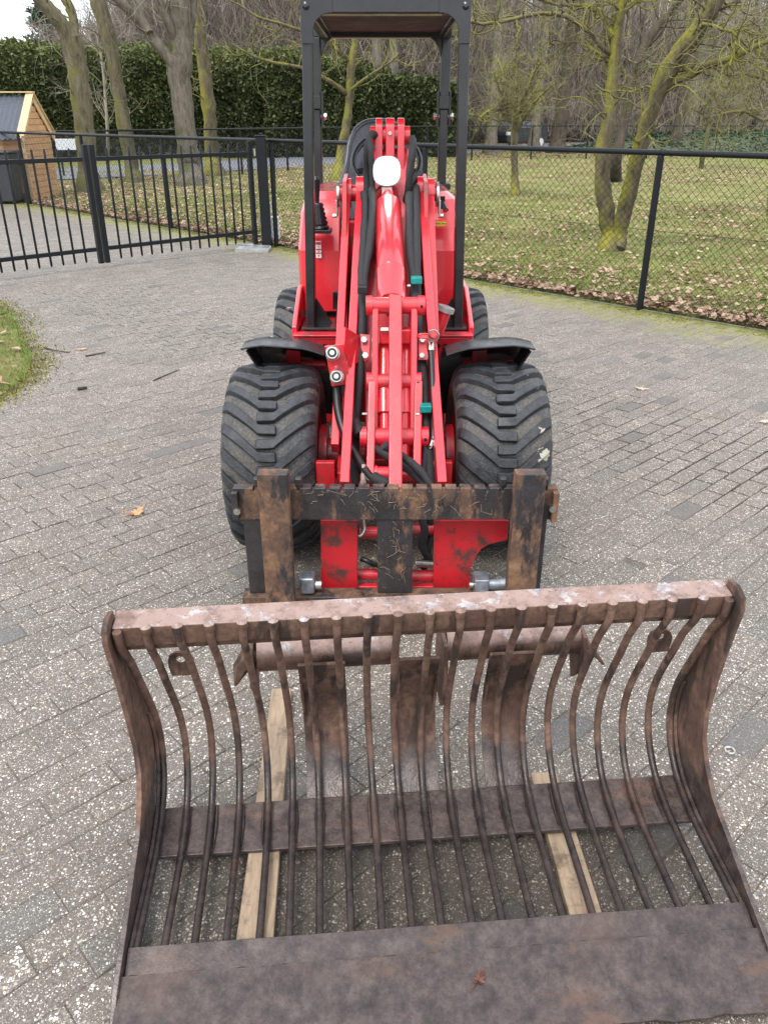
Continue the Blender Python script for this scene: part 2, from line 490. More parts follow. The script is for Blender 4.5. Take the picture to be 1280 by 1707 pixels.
M['zinc'] = plain('zinc_steel', (0.55,0.54,0.50), 0.32, 1.0, 0.2, 40)
M['steel'] = plain('bare_steel_tube', (0.30,0.33,0.37), 0.4, 0.7, 0.5, 25)
M['teal'] = plain('teal_clamp', (0.0,0.22,0.20), 0.4)
M['rust'] = make_rust('rusted_bucket_steel')
M['rust_blade'] = make_rust('wet_blade_steel', True, False, 0.78)
for n_ in M['rust_blade'].node_tree.nodes:
    if n_.type == 'BUMP': n_.inputs['Strength'].default_value = 0.16
M['rust_bar'] = make_rust('rusted_bar_steel', True, False, 0.5)
M['rust_top'] = make_rust('worn_top_rail', True, True)
M['steel_rust'] = make_rust('rust_tube_painted_light', False, True)  # rusty tube, bluish light on its top put into the colour
M['rust_dark'] = plain('dark_weld', (0.035,0.022,0.02), 0.7)
M['worn_black'] = make_worn_black('worn_black_steel', 0.50)
M['rusty_black'] = make_worn_black('rusty_fork_steel', 0.545)
M['mostly_black'] = make_worn_black('scratched_black_steel', 0.40)

def make_rubber(name, dust):
    t = NT(name)
    v = t.noise(5, 7, 0.7)
    c = t.ramp(t.noise(30, 6), [(0.3, (0.016,0.018,0.021)), (0.7, (0.045,0.048,0.056))])
    c = t.mix(t.ramp(v, [(0.62-dust*0.3, 0), (0.8-dust*0.3, 0.35+dust*0.45)]), c, (0.115,0.10,0.083))
    grit = t.noise(130, 4, 0.8)
    c = t.mix(t.ramp(grit, [(0.52, 0), (0.62, 0.32*dust+0.05)]), c, (0.27,0.25,0.22))
    c = t.mix(t.ramp(grit, [(0.36, 0.6), (0.46, 0)]), c, (0.012,0.012,0.013))
    s = t.ramp(t.noise(9, 9, 0.8, dist=0.8), [(0.635, 0), (0.655, 0.85)])
    c = t.mix(s, c, (0.38,0.37,0.34))
    # splashes of pale paint on one flank
    for q in ((0.567, 2.720, 0.663), (0.577, 2.700, 0.585), (0.589, 2.690, 0.496), (0.566, 2.780, 0.742)):
        vd = t.n.new('ShaderNodeVectorMath'); vd.operation = 'DISTANCE'
        t.ln(t.geo.outputs['Position'], vd.inputs[0]); vd.inputs[1].default_value = q
        dd = t.math('ADD', vd.outputs['Value'], t.math('MULTIPLY', t.noise(38, 4), 0.075))
        c = t.mix(t.math('MULTIPLY', t.math('LESS_THAN', dd, 0.066 if q[2] < 0.62 else 0.048), 0.85), c, (0.50,0.47,0.38))
    t.bump(t.math('ADD', t.noise(50, 6), t.math('MULTIPLY', grit, 0.8)), 0.55, 0.005)
    return t.out(c, t.ramp(t.noise(10, 5), [(0.35, 0.32), (0.6, 0.7)]), spec=0.5)
M['tyre'] = make_rubber('tyre_carcass', 0.75)
M['tread'] = make_rubber('tyre_tread', 0.08)
M['bark_olive'] = make_bark('olive_mossy_bark', (0.135,0.118,0.078), (0.15,0.145,0.035), 0.5)
M['bark_grey'] = make_bark('grey_furrowed_bark', (0.15,0.13,0.105), (0.075,0.085,0.025), 0.22)
M['bark_yellow'] = make_bark('yellow_mossy_bark', (0.12,0.10,0.068), (0.24,0.225,0.04), 0.56)
M['bark_dark'] = make_bark('dark_forest_bark', (0.085,0.068,0.056), (0.07,0.075,0.03), 0.2)
M['twig_lichen'] = plain('lichen_twigs', (0.21,0.20,0.095), 0.9, var=0.45, scale=7)
M['twig_pale'] = plain('pale_twigs', (0.30,0.27,0.21), 0.9, var=0.3, scale=7)
M['brush'] = plain('bare_brushwood', (0.21,0.175,0.145), 0.95, var=0.5, scale=0.6)
M['hedge'] = make_leafy('conifer_hedge_leaves', (0.022,0.034,0.014), (0.15,0.175,0.062))
M['pine'] = make_leafy('pine_needles', (0.03,0.055,0.04), (0.08,0.13,0.095))
M['ivy'] = make_leafy('ivy_leaves', (0.015,0.035,0.015), (0.06,0.11,0.045))
M['leaf'] = make_leafy('fallen_leaves', (0.19,0.095,0.055), (0.58,0.42,0.31), 0.8)
M['grass'] = make_leafy('grass_blades', (0.05,0.085,0.015), (0.20,0.23,0.05), 0.7)
M['grass_bright'] = make_leafy('bright_grass_blades', (0.07,0.14,0.02), (0.21,0.30,0.06), 0.7)
M['litter_ground'] = plain('leaf_litter_ground', (0.15,0.095,0.06), 0.95, var=0.5, scale=3, bump=0.5)
M['asphalt'] = plain('asphalt', (0.16,0.17,0.19), 0.8, var=0.15, scale=4)
M['wood_new'] = None
def make_wood(name, a, b, scale=(2,2,30)):
    t = NT(name)
    n = t.noise(3, 6, 0.6, t.mapping(scale), 1.0)
    c = t.ramp(n, [(0.3, a), (0.7, b)])
    c = t.mix(t.ramp(t.noise(9 if scale[2] > 1 and scale[0] < 18 else 14, 8, 0.75), [(0.50, 0), (0.66, 0.45 if scale[0] < 18 else 0.85)]), c, tuple(x*0.35 for x in a))
    t.bump(n, 0.3, 0.003)
    return t.out(c, 0.75)
M['wood_new'] = make_wood('new_pine_boards', (0.42,0.22,0.10), (0.62,0.38,0.20), (1,1,14))
M['wood_trim'] = make_wood('pale_trim_boards', (0.55,0.38,0.21), (0.70,0.52,0.32), (1,1,4))
M['wood_old'] = make_wood('weathered_plank', (0.23,0.165,0.11), (0.43,0.32,0.22), (18,2.5,18))
M['slate_sheet'] = plain('slate_grey_sheet', (0.075,0.085,0.105), 0.5)
M['white_plastic'] = plain('white_plastic', (0.72,0.74,0.76), 0.4, var=0.05)
M['grey_bin'] = plain('dark_grey_plastic', (0.035,0.037,0.042), 0.5)
M['concrete'] = plain('concrete', (0.32,0.32,0.31), 0.85, var=0.25, scale=20, bump=0.4)
M['galv'] = plain('galvanised_plate', (0.45,0.46,0.47), 0.45, 0.8, 0.2, 12)
M['hole'] = plain('dark_hole', (0.012,0.006,0.006), 0.9)
M['label_white'] = plain('white_sticker', (0.75,0.74,0.72), 0.5, var=0.04)
M['label_red'] = plain('red_print', (0.55,0.03,0.04), 0.5, var=0.04)
M['label_yellow'] = plain('yellow_sticker', (0.80,0.62,0.05), 0.5, var=0.04)
M['car_black'] = make_paint('black_car_paint', (0.006,0.007,0.010), 0.0, (0.1,0.1,0.1), 0.0, 0, 0.4)
M['glass'] = plain('tinted_window', (0.10,0.12,0.15), 0.08, var=0.1)
def make_lamp():
    t = NT('lit_lamp')
    vd = t.n.new('ShaderNodeVectorMath'); vd.operation = 'DISTANCE'
    t.ln(t.geo.outputs['Position'], vd.inputs[0]); vd.inputs[1].default_value = (0.012, 3.595, 1.402)
    e = t.ramp(t.math('MULTIPLY', vd.outputs['Value'], 14), [(0.0, 1.0), (0.55, 0.6), (0.78, 0.055), (0.95, 0.03)])
    return t.out((0.9,0.92,0.88), 0.15, Emission_Color=(0.95,1,0.90), Emission_Strength=t.math('MULTIPLY', e, 18.0))
M['lamp_glass'] = make_lamp()
M['headlamp'] = plain('clear_headlamp', (0.8,0.82,0.84), 0.2, 0.0)

# ------------------------------------------------------------------ the setting
def struct(name, mb, mat, **kw):
    return tag(obj(name, mb, mat, **kw), kind='structure')

FA = np.array([2.37, 7.5]); FD = np.array([-0.692, 0.722])        # boundary fence: point and direction
FN = np.array([0.722, 0.692])                                      # towards the lawn
def fpt(u, v=0.0): return FA + FD*u + FN*v

# ground, lawn
g = MB(); g.add([(-400,-40,-0.06),(400,-40,-0.06),(400,800,-0.06),(-400,800,-0.06)], [(0,1,2,3)])
struct('ground', g, M['litter_ground'])

def grid_sheet(name, corner, du, dv, nu, nv, mat, zf, uvf=None):
    """grid in fence aligned coordinates u (along), v (towards the lawn)"""
    U = np.linspace(corner[0], corner[0]+du, nu); V_ = np.linspace(corner[1], corner[1]+dv, nv)
    uu, vv = np.meshgrid(U, V_, indexing='ij')
    P = FA[None,None]+FD*uu[...,None]+FN*vv[...,None]
    z = zf(uu, vv, P[...,0], P[...,1])
    V = np.dstack([P, z]).reshape(-1,3)
    i = np.arange(nu-1)[:,None]*nv+np.arange(nv-1)[None]
    F = np.stack([i, i+nv, i+nv+1, i+1], -1).reshape(-1,4)[:, ::-1]
    return tag(fast_mesh(name, V, F, mat, smooth=True), kind='structure')

def lawn_z(u, v, x, y):
    z = 0.02+0.05*(vnoise(x*0.5, y*0.5, 3)-0.5)+0.02*(vnoise(x*2.3, y*2.3, 5)-0.5)
    return z*np.clip(v*1.5, 0, 1)-0.012*(v < 0.05)
grid_sheet('lawn', (-14, 0.02), 50, 40, 200, 220, M['lawn'], lawn_z)

# driveway: joint sand sheet with the pavers standing proud of it
def bare(x, y):
    """how far the joints are washed out: bands right and left of the loader"""
    def band(cx, cy, lu, lv):
        u = (x-cx)*FD[0]+(y-cy)*FD[1]; v = (x-cx)*FN[0]+(y-cy)*FN[1]
        return np.exp(-np.abs(u/lu)**3-np.abs(v/lv)**3)
    n = 0.55+0.9*vnoise(x*2.1, y*2.1, 61)
    return np.clip((1.2*band(1.75, 3.95, 1.3, 0.55)+0.9*band(-1.9, 7.3, 2.2, 0.75)+0.25*band(-1.4, 3.2, 1.5, 0.5))*n, 0, 1)
def joint_z(u, v, x, y):
    return -0.0022-0.0130*bare(x, y)-0.0016*vnoise(x*6, y*6, 9)
grid_sheet('driveway', (-9, -13), 40, 13.02, 420, 150, M['joint'], joint_z)
driveway = bpy.data.objects['driveway']

GRASS = [(-3.9,7.9),(-3.61,7.61),(-3.28,7.15),(-2.94,6.5),(-2.66,5.94),(-2.52,5.62),(-2.44,5.3),(-2.44,4.95),(-2.50,4.55),(-3.2,3.7),(-5.5,3.2),(-7.5,5.5)]
def in_poly(x, y, poly):
    c = np.zeros(np.shape(x), bool); n = len(poly)
    for i in range(n):
        x1,y1 = poly[i]; x2,y2 = poly[(i+1)%n]
        k = ((y1 > y) != (y2 > y)) & (x < (x2-x1)*(y-y1)/((y2-y1) if y2 != y1 else 1e-9)+x1)
        c ^= k
    return c
gp = MB()
cx, cy = np.mean([p[0] for p in GRASS]), np.mean([p[1] for p in GRASS])
gp.add([(p[0],p[1],-0.004) for p in GRASS]+[(cx+(p[0]-cx)*0.9, cy+(p[1]-cy)*0.9, 0.028) for p in GRASS],
       [(i,(i+1)%12,12+(i+1)%12,12+i) for i in range(12)]+[tuple(range(12,24))])
struct('grass_verge', gp, M['lawn'])

# one paver of 0.2 x 0.1, long side across the fence line
BL, BW, GAP = 0.188, 0.0945, 0.0024
bricks = []
nrow = 0
for iu in range(-76, 285):
    u = iu*BW
    off = (iu % 2)*BL/2 + 0.012*math.sin(iu*1.7)
    for iv in range(-68, 0):
        v = iv*BL+off
        if v+BL/2 > -0.03: continue
        p = fpt(u, v)
        if p[1] < 0.25 or p[1] > 21: continue
        if abs(p[0]) > 0.56*(p[1]*0.9+0.7)+0.45: continue
        bricks.append((u, v, p[0], p[1]))
B = np.array(bricks)
B = B[~in_poly(B[:,2], B[:,3], GRASS)]
nb = len(B)
br = np.random.default_rng(3)
tone = np.clip(br.normal(0.55, 0.17, nb), 0.18, 1)
tone[br.random(nb) < 0.018] = 0.02+br.random()*0.10
jit = br.normal(0, 0.0012, (nb, 2)); zj = br.normal(0, 0.0007, nb)
tilt = br.normal(0, 0.006, (nb, 2)); rot = br.normal(0, 0.008, nb)
a, b = BL/2-GAP/2, BW/2-GAP/2;  c = 0.0020
loc = []
for (k, z) in ((0, -0.03), (0, -c), (c, 0)):
    for i, j in ((-1,-1),(1,-1),(1,1),(-1,1)): loc.append((j*(b-k), i*(a-k), z))   # u, v, z
loc = np.array(loc)
cr_, sr_ = np.cos(rot), np.sin(rot)
uu = loc[None,:,0]*cr_[:,None]-loc[None,:,1]*sr_[:,None]; vv = loc[None,:,0]*sr_[:,None]+loc[None,:,1]*cr_[:,None]
zz = loc[None,:,2]+zj[:,None]+loc[None,:,0]*tilt[:,0:1]+loc[None,:,1]*tilt[:,1:2]
zz = zz - 0.0003*(vnoise(B[:,2]*1.3, B[:,3]*1.3, 1)[:,None])
U_ = B[:,0:1]+jit[:,0:1]+uu; V_ = B[:,1:2]+jit[:,1:2]+vv
PX = FA[0]+FD[0]*U_+FN[0]*V_; PY = FA[1]+FD[1]*U_+FN[1]*V_
shr = 1-0.055*bare(B[:,2], B[:,3])[:,None]
cx_ = PX.mean(1, keepdims=True); cy_ = PY.mean(1, keepdims=True)
PX = cx_+(PX-cx_)*shr; PY = cy_+(PY-cy_)*shr
BV = np.stack([PX, PY, zz], -1)                              # (nb,12,3)
BF = []
for lv in (0, 4):
    for i in range(4): BF.append((lv+i, lv+(i+1)%4, lv+4+(i+1)%4, lv+4+i))
BF.append((8,9,10,11)); BF = np.array(BF)[:, ::-1]
# the 300 that show largest: nearest to the camera, in frame and not under the bucket
dist = np.hypot(B[:,2], B[:,3]+0.3)
inv = (np.abs(B[:,2]) < 0.47*(B[:,3]*0.897+0.707)) & (B[:,3] > 1.15)
hid = (B[:,3] < 2.3) & (B[:,2] > -0.62) & (B[:,2] < 0.85)
score = dist+np.where(inv, 0, 100)+np.where(hid, 2.2, 0)
order = np.argsort(score); big = order[:295]; rest = order[295:]
for i in big:
    V = BV[i]; cen = V.mean(0)
    me = bpy.data.meshes.new('paving_brick')
    ctr = ORG['driveway']
    me.from_pydata([tuple(float(x) for x in p-cen) for p in V], [], [tuple(int(x) for x in f) for f in BF])
    at_ = me.attributes.new('tone', 'FLOAT', 'POINT'); at_.data.foreach_set('value', [float(tone[i])]*12)
    me.materials.append(M['paver'])
    o = bpy.data.objects.new('paving_brick', me); C.objects.link(o); o.parent = driveway
    o.location = (cen[0]-ctr.x, cen[1]-ctr.y, cen[2]-ctr.z)
V = BV[rest].reshape(-1,3); F = (BF[None]+(np.arange(len(rest))*12)[:,None,None]).reshape(-1,4)
o = fast_mesh('paving_bricks', V, F, M['paver'], driveway, col=np.repeat(tone[rest], 12)); o['kind'] = 'stuff'

# thin edging kerb along the fence
KM = plain('mossy_kerb', (0.13,0.125,0.09), 0.9, var=0.5, scale=15, bump=0.4)
for i in range(-8, 26):
    p0 = fpt(i*1.0+0.004, 0.0); p1 = fpt(i*1.0+0.994, 0.0)
    n = FN*0.016
    z = 0.007
    vs = [(*(p0-n),-.05),(*(p0+n),-.05),(*(p1+n),-.05),(*(p1-n),-.05),(*(p0-n),z),(*(p0+n),z),(*(p1+n),z),(*(p1-n),z)]
    kb = MB().add(vs, [(0,3,2,1),(4,5,6,7),(0,1,5,4),(1,2,6,5),(2,3,7,6),(3,0,4,7)])
    if i == -8:
        kerb = tag(obj('kerb', kb, KM, bevel=0.002), kind='structure')
    else:
        obj('kerb_stone', kb, KM, kerb, bevel=0.002)

# road beyond the lawn, and the grassy bank on its right
rc = [(-30,13.5),(-16,22),(-9.5,27.5),(-5,32.5),(-1.5,38),(3,46),(9,55),(16,61.5),(26,67),(60,80)]
rw = 2.6
L=[];Rr=[]
for i,p in enumerate(rc):
    a_ = np.array(rc[max(i-1,0)]); b_ = np.array(rc[min(i+1,len(rc)-1)]); d = (b_-a_)/np.linalg.norm(b_-a_); n = np.array([-d[1],d[0]])
    L.append((*(np.array(p)+n*rw), 0.035)); Rr.append((*(np.array(p)-n*rw), 0.035))
road = MB(); road.add(L+Rr, [(i, i+1, len(L)+i+1, len(L)+i) for i in range(len(L)-1)])
struct('road', road, M['asphalt'])
bank = MB()
gr = []
for i in range(30):
    y = 41+i*1.2; row = []
    for j in range(24):
        x = 6.5+j*1.6+max(0, (y-43))*0.55
        e = min(1, i/7)*min(1, j/3, (29-i)/7)
        row.append((x, y, -0.05+e*(0.42+0.35*float(vnoise(np.array(x*0.5), np.array(y*0.5), 4)))))
    gr.append(row)
bank.sheet(gr)
struct('grassy_bank', bank, plain('ivy_bank', (0.085,0.095,0.045), 0.95, var=0.5, scale=2.5, bump=0.6))

# ------------------------------------------------------------------ leaves, grass, moss
def leaf_quads(P, size, r, lift=0.4):
    n = len(P)
    ang = r.random(n)*2*PI
    nrm = np.stack([r.normal(0,lift,n), r.normal(0,lift,n), np.ones(n)], -1); nrm /= np.linalg.norm(nrm,axis=1)[:,None]
    t = np.stack([np.cos(ang), np.sin(ang), np.zeros(n)], -1); t -= nrm*(t*nrm).sum(1)[:,None]; t /= np.linalg.norm(t,axis=1)[:,None]
    b = np.cross(nrm, t)
    s = (size*(0.6+0.8*r.random(n)))[:,None]; w = s*(0.5+0.3*r.random(n))[:,None]
    cup = nrm*s*(r.random(n)*0.35)[:,None]
    V = np.stack([P-t*s, P-t*s*0.2+b*w+cup, P+t*s, P-t*s*0.1-b*w+cup*0.5], 1)
    V += (V[:,2:3]-V[:,0:1])*r.normal(0, 0.12, (n,4,1)) + np.cross(V[:,2]-V[:,0], nrm)[:,None,:]*r.normal(0, 0.14, (n,4,1))
    V[...,2] = np.maximum(V[...,2], P[:,None,2]-0.004)
    F = np.array([[0,1,2],[0,2,3]])
    return V.reshape(-1,3), (F[None]+(np.arange(n)*4)[:,None,None]).reshape(-1,3)
lr = np.random.default_rng(11)
def lawn_pts(n, u0, u1, v0, v1, pw=1.0):
    u = lr.uniform(u0, u1, n); v = v0+(v1-v0)*lr.random(n)**pw
    P = FA+FD*u[:,None]+FN*v[:,None]
    return u, v, P
u, v, P = lawn_pts(64000, -8, 22, 0.05, 24, 1.5)
dens = 0.34+1.1*vnoise(P[:,0]*0.45+3, P[:,1]*0.45, 21)**2*1.6+0.9*np.exp(-v/1.2)
keep = lr.random(len(P)) < dens*0.85
P = P[keep]; v = v[keep]
z = lawn_z(0, v, P[:,0], P[:,1])+0.016
lm, lf_ = leaf_quads(np.column_stack([P, z]), np.full(len(P), 0.030), lr, 0.5)
tone_l = np.repeat(lr.random(len(P))**0.9, 4)
tag(fast_mesh('leaf_litter', lm, lf_, M['leaf'], col=tone_l), 'scattered dry brown leaves lying on the lawn behind the mesh fence', 'leaves', kind='stuff')
# drift of big leaves along the kerb
u = lr.uniform(-7, 14, 2600); v = np.abs(lr.normal(0.08, 0.09, 2600))+0.03
P = FA+FD*u[:,None]+FN*v[:,None]
lm, lf_ = leaf_quads(np.column_stack([P, 0.03+0.03*lr.random(2600)]), np.full(2600, 0.042), lr, 0.7)
tag(fast_mesh('leaf_drift', lm, lf_, M['leaf'], col=np.repeat(0.1+0.8*lr.random(2600), 4)), 'drift of curled brown leaves along the kerb at the foot of the fence', 'leaves', kind='stuff')

def blades(P, h, w, r):
    n = len(P); a_ = r.random(n)*2*PI
    t = np.stack([np.cos(a_), np.sin(a_), np.zeros(n)], -1)
    hh = (h*(0.5+r.random(n)))[:,None]
    bend = np.stack([r.normal(0,0.5,n), r.normal(0,0.5,n), np.ones(n)], -1)
    V = np.stack([P-t*w, P+t*w, P+bend*hh], 1)
    return V.reshape(-1,3), np.arange(n*3).reshape(-1,3)
u, v, P = lawn_pts(130000, -7, 13, 0.03, 10, 1.7)
dens = np.clip(0.25+0.75*vnoise(P[:,0]*1.4, P[:,1]*1.4, 8)+0.8*np.exp(-v/0.9), 0, 1)
k_ = lr.random(len(P)) < dens
P = P[k_]; v = v[k_]
z = lawn_z(0, v, P[:,0], P[:,1])
bv, bf = blades(np.column_stack([P, z]), 0.030, 0.0045, lr)
tn = np.clip(0.35+0.5*vnoise(P[:,0]*0.8, P[:,1]*0.8, 2)+lr.normal(0,0.15,len(P)), 0, 1)
tag(fast_mesh('lawn_grass', bv, bf, M['grass'], col=np.repeat(tn, 3)), 'short green grass of the lawn behind the mesh fence', 'grass', kind='stuff')
n = 42000
P = np.column_stack([lr.uniform(-7, -2.25, n), lr.uniform(3.2, 8.4, n)])
P = P[in_poly(P[:,0], P[:,1], GRASS)]
ed = np.clip((vnoise(P[:,0]*3, P[:,1]*3, 31)), 0, 1)
bv, bf = blades(np.column_stack([P, np.full(len(P), 0.012)]), 0.042, 0.004, lr)
tag(fast_mesh('verge_grass', bv, bf, M['grass_bright'], col=np.repeat(np.clip(0.3+0.6*ed+lr.normal(0,0.15,len(P)),0,1), 3)), 'patch of bright green grass at the left edge of the driveway', 'grass', kind='stuff')
n = 90
P = np.column_stack([lr.uniform(-5, -2.3, n), lr.uniform(3.6, 8, n)]); P = P[in_poly(P[:,0], P[:,1], GRASS)]
lm, lf_ = leaf_quads(np.column_stack([P, np.full(len(P), 0.05)]), np.full(len(P), 0.04), lr, 0.4)
tag(fast_mesh('verge_leaves', lm, lf_, M['leaf'], col=np.repeat(0.4+0.6*lr.random(len(P)), 4)), 'few pale fallen leaves on the green grass patch at left', 'leaves', kind='stuff')

# moss tufts creeping over the pavers by the kerb and round the verge
n = 9000
u = lr.uniform(-7, 16, n); v = -np.abs(lr.normal(0, 0.14, n))
P = FA+FD*u[:,None]+FN*v[:,None]
k_ = vnoise(P[:,0]*2.5, P[:,1]*2.5, 77) > 0.42
P = P[k_]
bv, bf = blades(np.column_stack([P, np.zeros(len(P))]), 0.008, 0.008, lr)
mossm = make_leafy('moss_tufts', (0.10,0.10,0.015), (0.34,0.32,0.05), 0.95)
tag(fast_mesh('moss', bv, bf, mossm, col=np.repeat(lr.random(len(P)), 3)), 'yellow green moss along the driveway edge beside the fence', 'moss', kind='stuff')
n = 5000
t_ = lr.random(n)*8; i_ = np.floor(t_).astype(int); f_ = t_-i_; G = np.array(GRASS)
P = G[i_]*(1-f_)[:,None]+G[i_+1]*f_[:,None]+lr.normal(0, 0.09, (n,2))
bv, bf = blades(np.column_stack([P, np.zeros(n)]), 0.010, 0.006, lr)
tag(fast_mesh('verge_moss', bv, bf, mossm, col=np.repeat(lr.random(n), 3)), 'yellow green moss round the edge of the left grass patch', 'moss', kind='stuff')

# loose leaves and sticks on the pavers
def maple_leaf(name, x, y, size, ang, col, label, curl=0.35, z=0.004):
    mb = MB(); r_ = random.Random(int(x*1000)); n = 22
    tips = [1, .62, .9, .5, .72, .42, .62, .35, .5, .3, .45]
    pts = []
    for i in range(n):
        t = 2*PI*i/n
        rr = size*(tips[min(i, n-i) % 11]*(0.9+0.2*r_.random()))
        px = math.cos(t)*rr; py = math.sin(t)*rr*0.8
        pz = z+curl*(px*px+py*py)/size*(0.6+0.7*math.sin(t*2+1)) + 0.006*r_.random()
        pts.append((x+px*math.cos(ang)-py*math.sin(ang), y+px*math.sin(ang)+py*math.cos(ang), max(z, pz)))
    top = [(x, y, z+0.003)]+pts; bot = [(a_, b_, c_-0.0015) for a_, b_, c_ in top]
    fs = [(0, 1+i, 1+(i+1)%n) for i in range(n)]
    mb.add(top+bot, fs+[tuple(j+n+1 for j in reversed(f)) for f in fs]+[(1+i, n+2+i, n+2+(i+1)%n, 1+(i+1)%n) for i in range(n)])
    mb.tube([(x-size*0.1*math.cos(ang), y-size*0.1*math.sin(ang), z+0.004), (x-size*1.1*math.cos(ang), y-size*1.1*math.sin(ang), z+0.002)], 0.0012, 5)
    return tag(obj(name, mb, col), label, 'leaf')
lc1 = plain('tan_leaf', (0.52,0.30,0.16), 0.7, var=0.3, scale=60); lc2 = plain('brown_leaf', (0.13,0.05,0.035), 0.6, var=0.5, scale=90); lc3 = plain('pale_leaf', (0.50,0.38,0.30), 0.7, var=0.2, scale=60)
maple_leaf('fallen_leaf', -1.12, 3.22, 0.055, 0.6, lc1, 'large curled tan maple leaf on the pavers left of the front wheel', 0.55)
maple_leaf('fallen_leaf', 1.69, 5.06, 0.055, 2.6, lc3, 'pale leaf on the pavers upper right of the right front wheel', 0.15)
maple_leaf('fallen_leaf', 2.22, 4.43, 0.05, 0.2, lc3, 'pinkish leaf at the top edge of the open jointed pavers', 0.1)
maple_leaf('fallen_leaf', -2.32, 6.06, 0.05, 0.1, lc1, 'small flat reddish leaf on the pavers near the grass patch', 0.1)
def stick(pts, r, label):
    return tag(obj('stick', MB().tube(pts, [r, r*0.8, r*0.5][:len(pts)], 6), M['bark_dark']), label, 'stick')
stick([(-2.62,6.1,0.006),(-2.5,6.0,0.012),(-2.38,5.97,0.005)], 0.006, 'thin dark curved twig by the edge of the grass patch')
stick([(-2.22,5.86,0.006),(-2.1,5.95,0.01)], 0.006, 'short dark stick right of the flat reddish leaf')
stick([(-1.56,5.25,0.004),(-1.44,5.5,0.008)], 0.004, 'thin forked twig on the pavers left of the front mudguard')
stick([(-2.0,5.05,0.008),(-1.95,5.08,0.008)], 0.012, 'short thick dark stub of wood on the pavers at left')

# ------------------------------------------------------------------ chain link fence
def mesh_panel(p0, p1, h, cell, r, parent, z0=0.02):
    p0 = np.array(p0); p1 = np.array(p1); Ls = np.linalg.norm(p1-p0); d = (p1-p0)/Ls
    P0=[];P1=[]
    k = -int(h/cell)-1
    while k*cell < Ls:
        for sgn in (0, 1):
            s0 = k*cell; s1 = k*cell+h; za, zb = z0, z0+h
            a0 = max(s0, 0); b0 = min(s1, Ls)
            if b0 <= a0: continue
            zA = za+(a0-s0); zB = za+(b0-s0)
            if sgn: zA, zB = z0+h-(zA-z0), z0+h-(zB-z0)
            P0.append((*(p0+d*a0), zA)); P1.append((*(p0+d*b0), zB))
        k += 1
    V, F = frustums(P0, P1, [r]*len(P0), [r]*len(P0), 3)
    o = fast_mesh('wire_mesh', V, F, M['fence_black'], parent); o['kind'] = 'stuff'
def post_mesh(p, h, r):
    mb = MB(); mb.tube([(p[0],p[1],-0.05),(p[0],p[1],h),(p[0],p[1],h+0.012)], [r, r, r*0.6], 14)
    return mb
HF = 1.33
fence = thing('chain_link_fence', (*fpt(0), 0), 'black chain link fence with a pipe top rail along the driveway, nearest the camera', 'fence')
SP = 2.78
for i in range(-3, 9):
    p = fpt(i*SP)
    obj('post', post_mesh(p, HF-0.03, 0.030), M['fence_black'], fence)
for i in range(-3, 8):
    if i == 1: pass
    p, q = fpt(i*SP), fpt((i+1)*SP)
    mesh_panel(p, q, HF-0.05, 0.068, 0.0019, fence)
    a_ = fpt(i*SP+0.002); b_ = fpt((i+1)*SP-0.002)
    obj('top_rail', MB().tube([(*a_, HF),(*b_, HF)], 0.024, 12), M['fence_black'], fence)
    # wire ties over the rail
    P0=[];P1=[]
    for s_ in np.arange(0.03, SP, 0.068):
        q_ = fpt(i*SP+s_)
        q2 = fpt(i*SP+s_+0.03)
        P0.append((q_[0]-0.02, q_[1]-0.02, HF-0.03)); P1.append((q2[0]-0.012, q2[1]-0.012, HF+0.022))
    V, F = frustums(P0, P1, [0.002]*len(P0), [0.002]*len(P0), 3)
    o = fast_mesh('wire_tie', V, F, M['fence_black'], fence); o['kind'] = 'stuff'
# two tension wires
for z_ in (0.10, 0.70):
    obj('tension_wire', MB().tube([(*fpt(-3*SP), z_), (*fpt(8*SP), z_)], 0.002, 4), M['fence_black'], fence)

# far fence between lawn and road
BFN = [(-10.6,19.2),(-8.9,21.4),(-7.35,23.2),(-5.85,25.1),(-4.4,27.0),(-3.2,29.0),(-1.6,31.0),(0.0,32.9),(1.7,34.6),(3.6,36.0),(6.2,37.0),(8.6,37.3),(11.2,37.4),(14.0,37.2),(16.8,37.0),(19.6,36.7),(22.4,36.4)]
fence2 = thing('chain_link_fence', (0.0,32.9,0), 'black chain link fence on the far side of the lawn, beside the road', 'fence')
HB = 1.29
for p in BFN: obj('post', post_mesh(p, HB, 0.035), M['fence_black'], fence2)
for p, q in zip(BFN[:-1], BFN[1:]):
    mesh_panel(p, q, HB-0.03, 0.13, 0.0025, fence2)
    obj('top_rail', MB().tube([(*p, HB),(*q, HB)], 0.024, 8), M['fence_black'], fence2)

